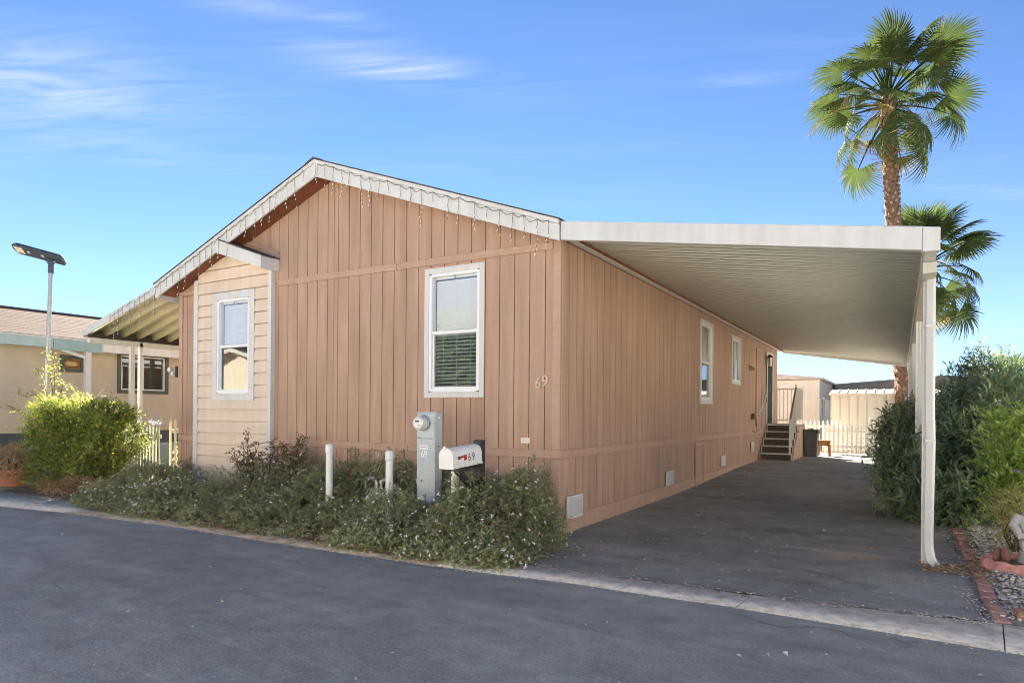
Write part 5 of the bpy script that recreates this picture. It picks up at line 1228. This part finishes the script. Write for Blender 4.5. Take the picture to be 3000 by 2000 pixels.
# ================================================================== PALMS
palm_m = leaf_mat('palm_leaf', ((0, (.32, .22, .12)), (.15, (.26, .22, .09)), (.35, (.045, .068, .026)), (.65, (.06, .092, .03)), (1, (.13, .165, .05))), .26, .7, .04)
def frond_mesh(name, lp, lb, half, tilt, droop, nseg, tone, split=.5, seed=1):
    rs = np.random.default_rng(seed); V, F, T_ = [], [], []
    # petiole: a tapered three-sided stalk along +X, arching down a little
    steps = 6; hub = None
    for i in range(steps + 1):
        s_ = i / steps; x = lp * s_; z = -droop * .35 * lp * s_ * s_; w_ = .035 * (1 - s_) + .012
        V += [(x, -w_, z), (x, w_, z), (x, 0, z - w_ * .8)]; T_ += [tone * .5 + .18] * 3
        if i:
            a = len(V) - 6
            for k in range(3): F.append((a + k, a + (k + 1) % 3, a + 3 + (k + 1) % 3, a + 3 + k))
    hx, hz = lp, -droop * .35 * lp; th0 = -tilt
    dth = 2 * half / nseg
    for j in range(nseg):
        th = -half + dth * (j + .5); L = lb * (.72 + .28 * math.cos(th * .7)) * rs.uniform(.9, 1.05); sp = split * rs.uniform(.85, 1.15)
        tip_droop = droop * rs.uniform(.7, 1.5); tn = float(np.clip(tone + rs.normal(0, .10), 0, 1)); b0 = len(V)
        for q, rr in enumerate((.02, .25, sp, (sp + 1) / 2 * 1.02, 1.0)):
            r_ = rr * L; hw = r_ * math.tan(dth / 2) if rr <= sp + .01 else (sp * L * math.tan(dth / 2)) * (.62 if q == 3 else .06)
            cx_, cy_ = r_ * math.cos(th), r_ * math.sin(th); sx, sy = -math.sin(th), math.cos(th)
            zz = -tip_droop * L * max(0, rr - .35) ** 2 * 1.3 - .10 * L * (abs(th) / half) ** 2 * rr
            for k, e in ((-1, .35), (0, -.35), (1, .35)):
                px_, py_, pz_ = cx_ + sx * hw * k, cy_ + sy * hw * k, zz + e * hw
                # tilt the blade about the hub
                X_ = px_ * math.cos(th0) - pz_ * math.sin(th0); Z_ = px_ * math.sin(th0) + pz_ * math.cos(th0)
                V.append((hx + X_, py_, hz + Z_)); T_.append(float(np.clip(tn + (.12 if q < 2 else -.18 if q == 4 else 0), 0, 1)))
        for q in range(4):
            a = b0 + q * 3; F += [(a, a + 1, a + 4, a + 3), (a + 1, a + 2, a + 5, a + 4)]
    return np_mesh(name, np.array(V), np.array(F), np.array(T_))
fr_up = [frond_mesh('frond', 1.05, .80, R(120), R(10), .28, 40, .60, .60, s) for s in (1, 2, 11)]
fr_mid = [frond_mesh('frond', 1.25, .84, R(128), R(26), .45, 42, .50, .56, s) for s in (3, 4, 5)]
fr_low = [frond_mesh('frond', 1.30, .82, R(120), R(42), .70, 40, .46, .50, s) for s in (6, 7, 12)]
fr_dead = [frond_mesh('frond', 1.0, .75, R(80), R(62), 1.6, 26, .10, .3, s) for s in (8, 9)]
def palm(label, path, r0, r1, crown, n_up, n_mid, n_low, n_dead, scale, seed):
    rs = random.Random(seed); base = Vector(path[0]); t = thing('fan_palm', base, label, 'palm tree', 'fan palms behind the carport')
    pth = [Vector(p) for p in path]; mb = MB(); N_ = 26; pts = []
    for i in range(N_ + 1):
        s_ = i / N_ * (len(pth) - 1); a = min(int(s_), len(pth) - 2); pts.append(pth[a].lerp(pth[a + 1], s_ - a))
    mb.tube(pts, [r0 + (r1 - r0) * i / N_ for i in range(N_ + 1)], 14)
    mb.build('trunk', mat('palm_trunk', (.20, .125, .08), .95, .3, 14, .6, 40), t, smooth=True)
    # old leaf bases: split wedges standing off the trunk in a spiral
    V, F, T_ = [], [], []; H = sum((q - p).length for p, q in zip(pts[:-1], pts[1:])); cnt = int(H / .018)
    for i in range(cnt):
        s_ = i / cnt * N_; a = min(int(s_), N_ - 1); c = pts[a].lerp(pts[a + 1], s_ - a); r_ = r0 + (r1 - r0) * s_ / N_; an = i * 2.399 + rs.uniform(-.2, .2)
        o = Vector((math.cos(an), math.sin(an), 0)); s2 = Vector((-o.y, o.x, 0)); w_ = rs.uniform(.035, .06); h_ = rs.uniform(.10, .17); out = rs.uniform(.025, .065); k = len(V); b = c + o * (r_ - .012)
        V += [b + s2 * w_, b - s2 * w_, b + o * out + Vector((0, 0, h_)) + s2 * w_ * .5, b + o * out + Vector((0, 0, h_)) - s2 * w_ * .5, b + o * .01 + Vector((0, 0, h_ * .9)), b + o * out * .7 + Vector((0, 0, h_ * .45))]
        F += [(k, k + 1, k + 5), (k + 1, k + 3, k + 5), (k + 3, k + 2, k + 5), (k + 2, k, k + 5), (k + 2, k + 3, k + 4), (k, k + 2, k + 4), (k + 1, k + 4, k + 3)]; T_ += [rs.random()] * 6
    bm_ = leaf_mat('leaf_base_%d' % seed, ((0, (.16, .09, .055)), (.5, (.30, .19, .12)), (1, (.42, .31, .22))), .05, .9, .2)
    o = link('leaf_base', np_mesh('leaf_base', np.array([tuple(v - base) for v in V]), np.array(F), np.array(T_)), t, bm_); o['kind'] = 'stuff'
    top = Vector(crown); k = 0
    def put_frond(me, az, el, roll, sc, dz):
        nonlocal k
        o = link('frond', me, t, palm_m); d = Vector((math.cos(el) * math.cos(az), math.cos(el) * math.sin(az), math.sin(el)))
        zup = Vector((0, 0, 1)) if abs(d.z) < .97 else Vector((-math.cos(az), -math.sin(az), 0)); y = zup.cross(d).normalized(); z = d.cross(y)
        m3 = Matrix((d, y, z)).transposed() @ Matrix.Rotation(roll, 3, 'X')
        o.matrix_local = Matrix.Translation(top + Vector((0, 0, dz)) + d * .12 - base) @ m3.to_4x4() @ Matrix.Scale(sc, 4); k += 1
    for grp, n, e0, e1, dz0, dz1 in ((fr_up, n_up, 55, 88, .15, .35), (fr_mid, n_mid, 8, 52, -.1, .25), (fr_low, n_low, -38, 5, -.45, .0), (fr_dead, n_dead, -60, 10, -.4, .1)):
        for i in range(n):
            az = 2.399 * i + rs.uniform(-.35, .35) + e0; f_ = (i + .5) / max(1, n)
            put_frond(grp[i % len(grp)], az, R(e0 + (e1 - e0) * f_ + rs.uniform(-9, 9)), rs.uniform(-.95, .95), scale * rs.uniform(.72, 1.12), dz0 + (dz1 - dz0) * f_)
    # fruit stalks, thin and dry
    for i in range(5):
        az = rs.uniform(0, 6.28); L = rs.uniform(1.2, 2.0) * scale; o = Vector((math.cos(az), math.sin(az), 0)); p = [top + o * .1, top + o * L * .5 + Vector((0, 0, .15)), top + o * L * .85 + Vector((0, 0, -.1)), top + o * L + Vector((0, 0, -.6))]
        m_ = MB().tube(p, [.015, .012, .008, .004], 5)
        for q in range(14):
            b = p[2].lerp(p[3], q / 14); m_.tube([b, b + Vector((rs.gauss(0, .12), rs.gauss(0, .12), -rs.uniform(.1, .4)))], [.006, .002], 4)
        m_.build('fruit_stalk', mat('dry_stalk', (.36, .25, .14), .9), t)
palm('tall fan palm whose crown rises high above the carport roof', [(3.45, 17.95, .1), (3.36, 17.9, 2.6), (3.10, 17.75, 7.0), (2.92, 17.63, 10.2), (2.9, 17.62, 11.7)], .245, .20, (2.9, 17.62, 11.45), 13, 26, 11, 8, 1.22, 3)
palm('shorter fan palm beside the carport corner, right of the tall one', [(4.35, 25.5, 0), (4.3, 25.55, 3.0), (4.15, 25.6, 5.6), (4.05, 25.7, 7.4)], .21, .17, (4.05, 25.7, 7.5), 13, 22, 14, 7, 1.40, 8)

# trees behind the far homes across the street, dark, seen only in the glass
def far_tree(label, x, y, h, r, n):
    t = shrub('street_tree', label, 'tree', [((x, y, h * .6), (r, r, h * .42), 1), ((x + r * .4, y + .5, h * .45), (r * .8, r * .7, h * .3), .5)], n, 9, .16, .09, .6, ole_m, 'trees across the street', .03, .5, 0, half=False, base=(x, y, 0), stems=20, lump=.3)
    MB().tube([(x, y, 0), (x + .1, y, h * .4)], [.22, .14], 10).build('trunk', bark_m, t, smooth=True)
far_tree('tall dark tree across the street, mirrored in the front window', -10.6, -14.5, 5.6, 2.3, 3200)
far_tree('second dark tree across the street, mirrored beside it', -19, -26, 8.5, 2.6, 1300)

# ================================================================== RIGHT-HAND GARDEN
t = thing('brick_edging', (3.87, .7, 0), 'row of weathered red bricks edging the driveway gravel', 'edging')
bk = MB().box(-.048, .048, -.098, .098, 0, .06).mesh('brick', bevel=.006)
y = -1.05
while y < 2.9:
    o = link('brick', bk, t, red_brick); o.location = (3.885 + random.uniform(-.008, .008) - t.location.x, y - t.location.y, -.030 + random.uniform(-.008, .010)); o.rotation_euler = (random.uniform(-.03, .03), random.uniform(-.04, .04), random.uniform(-.05, .05)); y += .205
# gravel
n = 12000; gx = rng.uniform(3.84, 5.6, n); gy = rng.uniform(-1.05, 3.6, n); keep = (np.abs(gx - 3.885) > .055) | (rng.random(n) < .18); keep &= gx > 3.80; gx, gy = gx[keep], gy[keep]; n = len(gx)
ico = np.array([(0, 0, 1), (.89, 0, .45), (.28, .85, .45), (-.72, .53, .45), (-.72, -.53, .45), (.28, -.85, .45), (0, 0, -.4)]); icf = np.array([(0, 1, 2), (0, 2, 3), (0, 3, 4), (0, 4, 5), (0, 5, 1), (1, 6, 2), (2, 6, 3), (3, 6, 4), (4, 6, 5), (5, 6, 1)])
sc = rng.uniform(.010, .027, (n, 1, 3)) * np.array([1, 1, .65]); an = rng.uniform(0, 6.28, n); ca, sa = np.cos(an), np.sin(an)
vv = (ico[None] + rng.normal(0, .14, (n, 7, 3))) * sc; vr = np.stack([vv[:, :, 0] * ca[:, None] - vv[:, :, 1] * sa[:, None], vv[:, :, 0] * sa[:, None] + vv[:, :, 1] * ca[:, None], vv[:, :, 2]], 2)
vr += np.stack([gx, gy, .012 + .02 * (gx > 4.0) + rng.uniform(0, .012, n)], 1)[:, None, :]
gm = leaf_mat('gravel_stone', ((0, (.22, .20, .18)), (.3, (.42, .39, .36)), (.6, (.56, .50, .42)), (.85, (.64, .61, .57)), (1, (.78, .75, .70))), 0.0, .85, .3)
o = link('gravel', np_mesh('gravel', vr.reshape(-1, 3), (icf[None] + (np.arange(n) * 7)[:, None, None]).reshape(-1, 3), np.repeat(rng.random(n), 7)), None, gm); tag(o, 'loose grey and tan garden gravel right of the bricks', 'gravel', kind='stuff')
# scalloped planter ring
t = thing('scalloped_planter', (4.22, .70, .02), 'red scalloped ring planter around the stone statue', 'planter')
sv, sf = [], []; n = 72
for i in range(n):
    a = 2 * math.pi * i / n; k = abs(math.sin(a * 5)); r_o = .28 + .012 * k; r_i = r_o - .05; h_ = .085 + .022 * k
    for r_, z in ((r_o, 0), (r_o + .005, h_ * .7), (r_o - .012, h_), (r_i + .01, h_), (r_i, h_ * .7), (r_i, 0)): sv.append((4.22 + r_ * math.cos(a), .70 + r_ * math.sin(a), .02 + z))
for i in range(n):
    for q in range(6): sf.append((i * 6 + q, ((i + 1) % n) * 6 + q, ((i + 1) % n) * 6 + (q + 1) % 6, i * 6 + (q + 1) % 6))
MB().add(sv, sf).build('ring', mat('red_cast_concrete', (.58, .28, .24), .9, .3, 14, .2, 70), t, smooth=True)
MB().lathe([(.225, .0), (.225, .06), (.01, .075)], (4.22, .70, .02), 24).build('soil_fill', soil, t)
t = thing('garden_statue', (4.33, .76, .08), 'pale grey stone garden figure standing in the red planter', 'statue')
MB().lathe([(.13, 0), (.13, .04), (.11, .055), (.115, .11), (.10, .125), (.0, .126)], (4.33, .76, .085), 20).build('pedestal', stone_m, t, smooth=True)
sb = MB(); sb.tube([(4.33, .76, .20), (4.325, .76, .27), (4.325, .76, .36), (4.32, .76, .45), (4.325, .76, .53), (4.33, .76, .57)], [.085, .10, .125, .13, .085, .045], 16); sb.build('torso', stone_m, t, smooth=True)
MB().lathe([(.0, 0), (.05, .02), (.068, .07), (.06, .125), (.03, .155), (.0, .16)], (4.335, .75, .555), 16).build('head', stone_m, t, smooth=True)
for s_ in (-1, 1): MB().tube([(4.33 + s_ * .115, .74, .50), (4.33 + s_ * .16, .70, .42), (4.33 + s_ * .12, .64, .34), (4.33 + s_ * .03, .62, .37)], [.042, .04, .034, .026], 10).build('arm', stone_m, t, smooth=True)
MB().prism([(-.10, 0), (.10, 0), (.115, .02), (.11, .10), (-.11, .10), (-.115, .02)], 'y', -.09, .09).build('knees', stone_m, t, .03, local=True, seg=2).location = (0, -.07, .13)
br_m = mat('brown_clay', (.17, .07, .05), .6, .2, 12)
t = thing('clay_ornament', (4.07, .66, .09), 'two brown clay petals standing in the red planter', 'ornament')
for dx, a in ((-.03, .2), (.055, -.25)):
    o = MB().lathe([(.01, 0), (.04, .03), (.05, .07), (.035, .115), (.005, .13)], (0, 0, 0), 12).build('petal', br_m, t, smooth=True, local=True); o.location = (dx, 0, .0); o.scale = (.85, .35, 1); o.rotation_euler = (0, a, .4)
# stacked paving stones at the lower right
for (x, y, z, w_, d_, h_, rz, c_, lb) in ((4.10, -.95, .012, .24, .13, .055, .12, (.42, .24, .16), 'long orange brick lying flat by the kerb'), (4.18, -.74, .012, .20, .16, .085, -.1, (.36, .32, .27), 'grey brown paving block lying behind the orange brick'), (4.33, -.62, .10, .18, .14, .07, .2, (.55, .38, .22), 'tan paving stone on top of its stack at the right edge'), (4.38, -.64, .012, .2, .16, .085, .1, (.40, .33, .26), 'dull brown paving block under the tan stone')):
    m = MB().box(-w_ / 2, w_ / 2, -d_ / 2, d_ / 2, 0, h_).mesh('paving_block', bevel=.012); o = link('paving_block', m, None, mat('block_%s' % lb[:9], c_, .9, .25, 12, .4, 70)); o.location = (x, y, z); o.rotation_euler = (0, 0, rz); tag(o, lb, 'block', 'loose paving blocks')
# dry leaves blown along the edges
def litter(name, label, spots, n, z, size=(.03, .07), m=dry_m):
    P_ = []
    for _ in range(n):
        (a, b, c_, d_) = random.choice(spots); P_.append((random.uniform(a, b), random.uniform(c_, d_)))
    P_ = np.array([(x, y, z(x, y)) for x, y in P_]); k = len(P_); a = rng.uniform(0, 6.28, k)
    v, f = leaf_geo(P_, np.stack([np.cos(a), np.sin(a), rng.uniform(-.05, .25, k)], 1), np.tile([0, 0, 1.0], (k, 1)) + rng.normal(0, .25, (k, 3)), rng.uniform(*size, k), rng.uniform(.012, .03, k), .5, -.1)
    o = link(name, np_mesh(name, v, f, np.repeat(rng.random(k), 5)), None, m); tag(o, label, 'leaves', kind='stuff')
litter('leaf_litter', 'dry leaves gathered along the kerb and around the carport post', [(3.45, 3.84, .15, .62)] * 3 + [(3.84, 4.0, 0, 1.0)] * 2 + [(3.8, 4.6, .5, 2.6)] * 3 + [(-2.6, -1.4, -1.75, -1.35)] * 4 + [(-6, -.2, -1.93, -1.5)] * 14 + [(.3, .8, -1.2, -.4)] * 1 + [(-8.6, -6.8, -1.7, -1.3)] * 1, 1500, lambda x, y: .030)
litter('scattered_leaf', 'a few dry leaves and twigs scattered over the driveway', [(.3, 3.6, -1.2, 9)], 70, lambda x, y: gz(y) + .012, (.02, .05))

def grit(name, label, pts, r0, r1, m):
    pts = np.array(pts); n = len(pts); sc = rng.uniform(r0, r1, (n, 1, 3)) * np.array([1, 1, .6]); an = rng.uniform(0, 6.28, n); ca, sa = np.cos(an), np.sin(an)
    vv = (ico[None] + rng.normal(0, .2, (n, 7, 3))) * sc; vr = np.stack([vv[:, :, 0] * ca[:, None] - vv[:, :, 1] * sa[:, None], vv[:, :, 0] * sa[:, None] + vv[:, :, 1] * ca[:, None], vv[:, :, 2]], 2) + pts[:, None, :]
    o = link(name, np_mesh(name, vr.reshape(-1, 3), (icf[None] + (np.arange(n) * 7)[:, None, None]).reshape(-1, 3), np.repeat(rng.random(n), 7)), None, m); tag(o, label, 'grit', kind='stuff')
pts = []
for _ in range(1500):
    x = random.uniform(-6.5, 3.85); pts.append((x, up_y(x) + random.gauss(.0, .035), .022))
for _ in range(700):
    x = random.uniform(-7.5, 4.2); pts.append((x, lo_y(x) + random.gauss(-.01, .03), .004))
for _ in range(600):
    y = random.uniform(.3, 12); pts.append((.03 + abs(random.gauss(0, .05)), y, gz(y) + .007))
for _ in range(350): pts.append((3.80 + random.gauss(0, .05), random.uniform(-1.1, 3), .016))
for _ in range(700):
    y = random.uniform(-1.2, 11); pts.append((random.uniform(.2, 3.7), y, gz(y) + .007))
grit('grit', 'small stones and grit along the kerb, wall foot and driveway', pts, .004, .012, gm)
litter('road_debris', 'pale leaf scraps scattered over the road', [(-6, 4, -5.2, -1.9)], 90, lambda x, y: .006, (.012, .045), leaf_mat('pale_scrap', ((0, (.45, .42, .36)), (1, (.70, .68, .62))), .1))
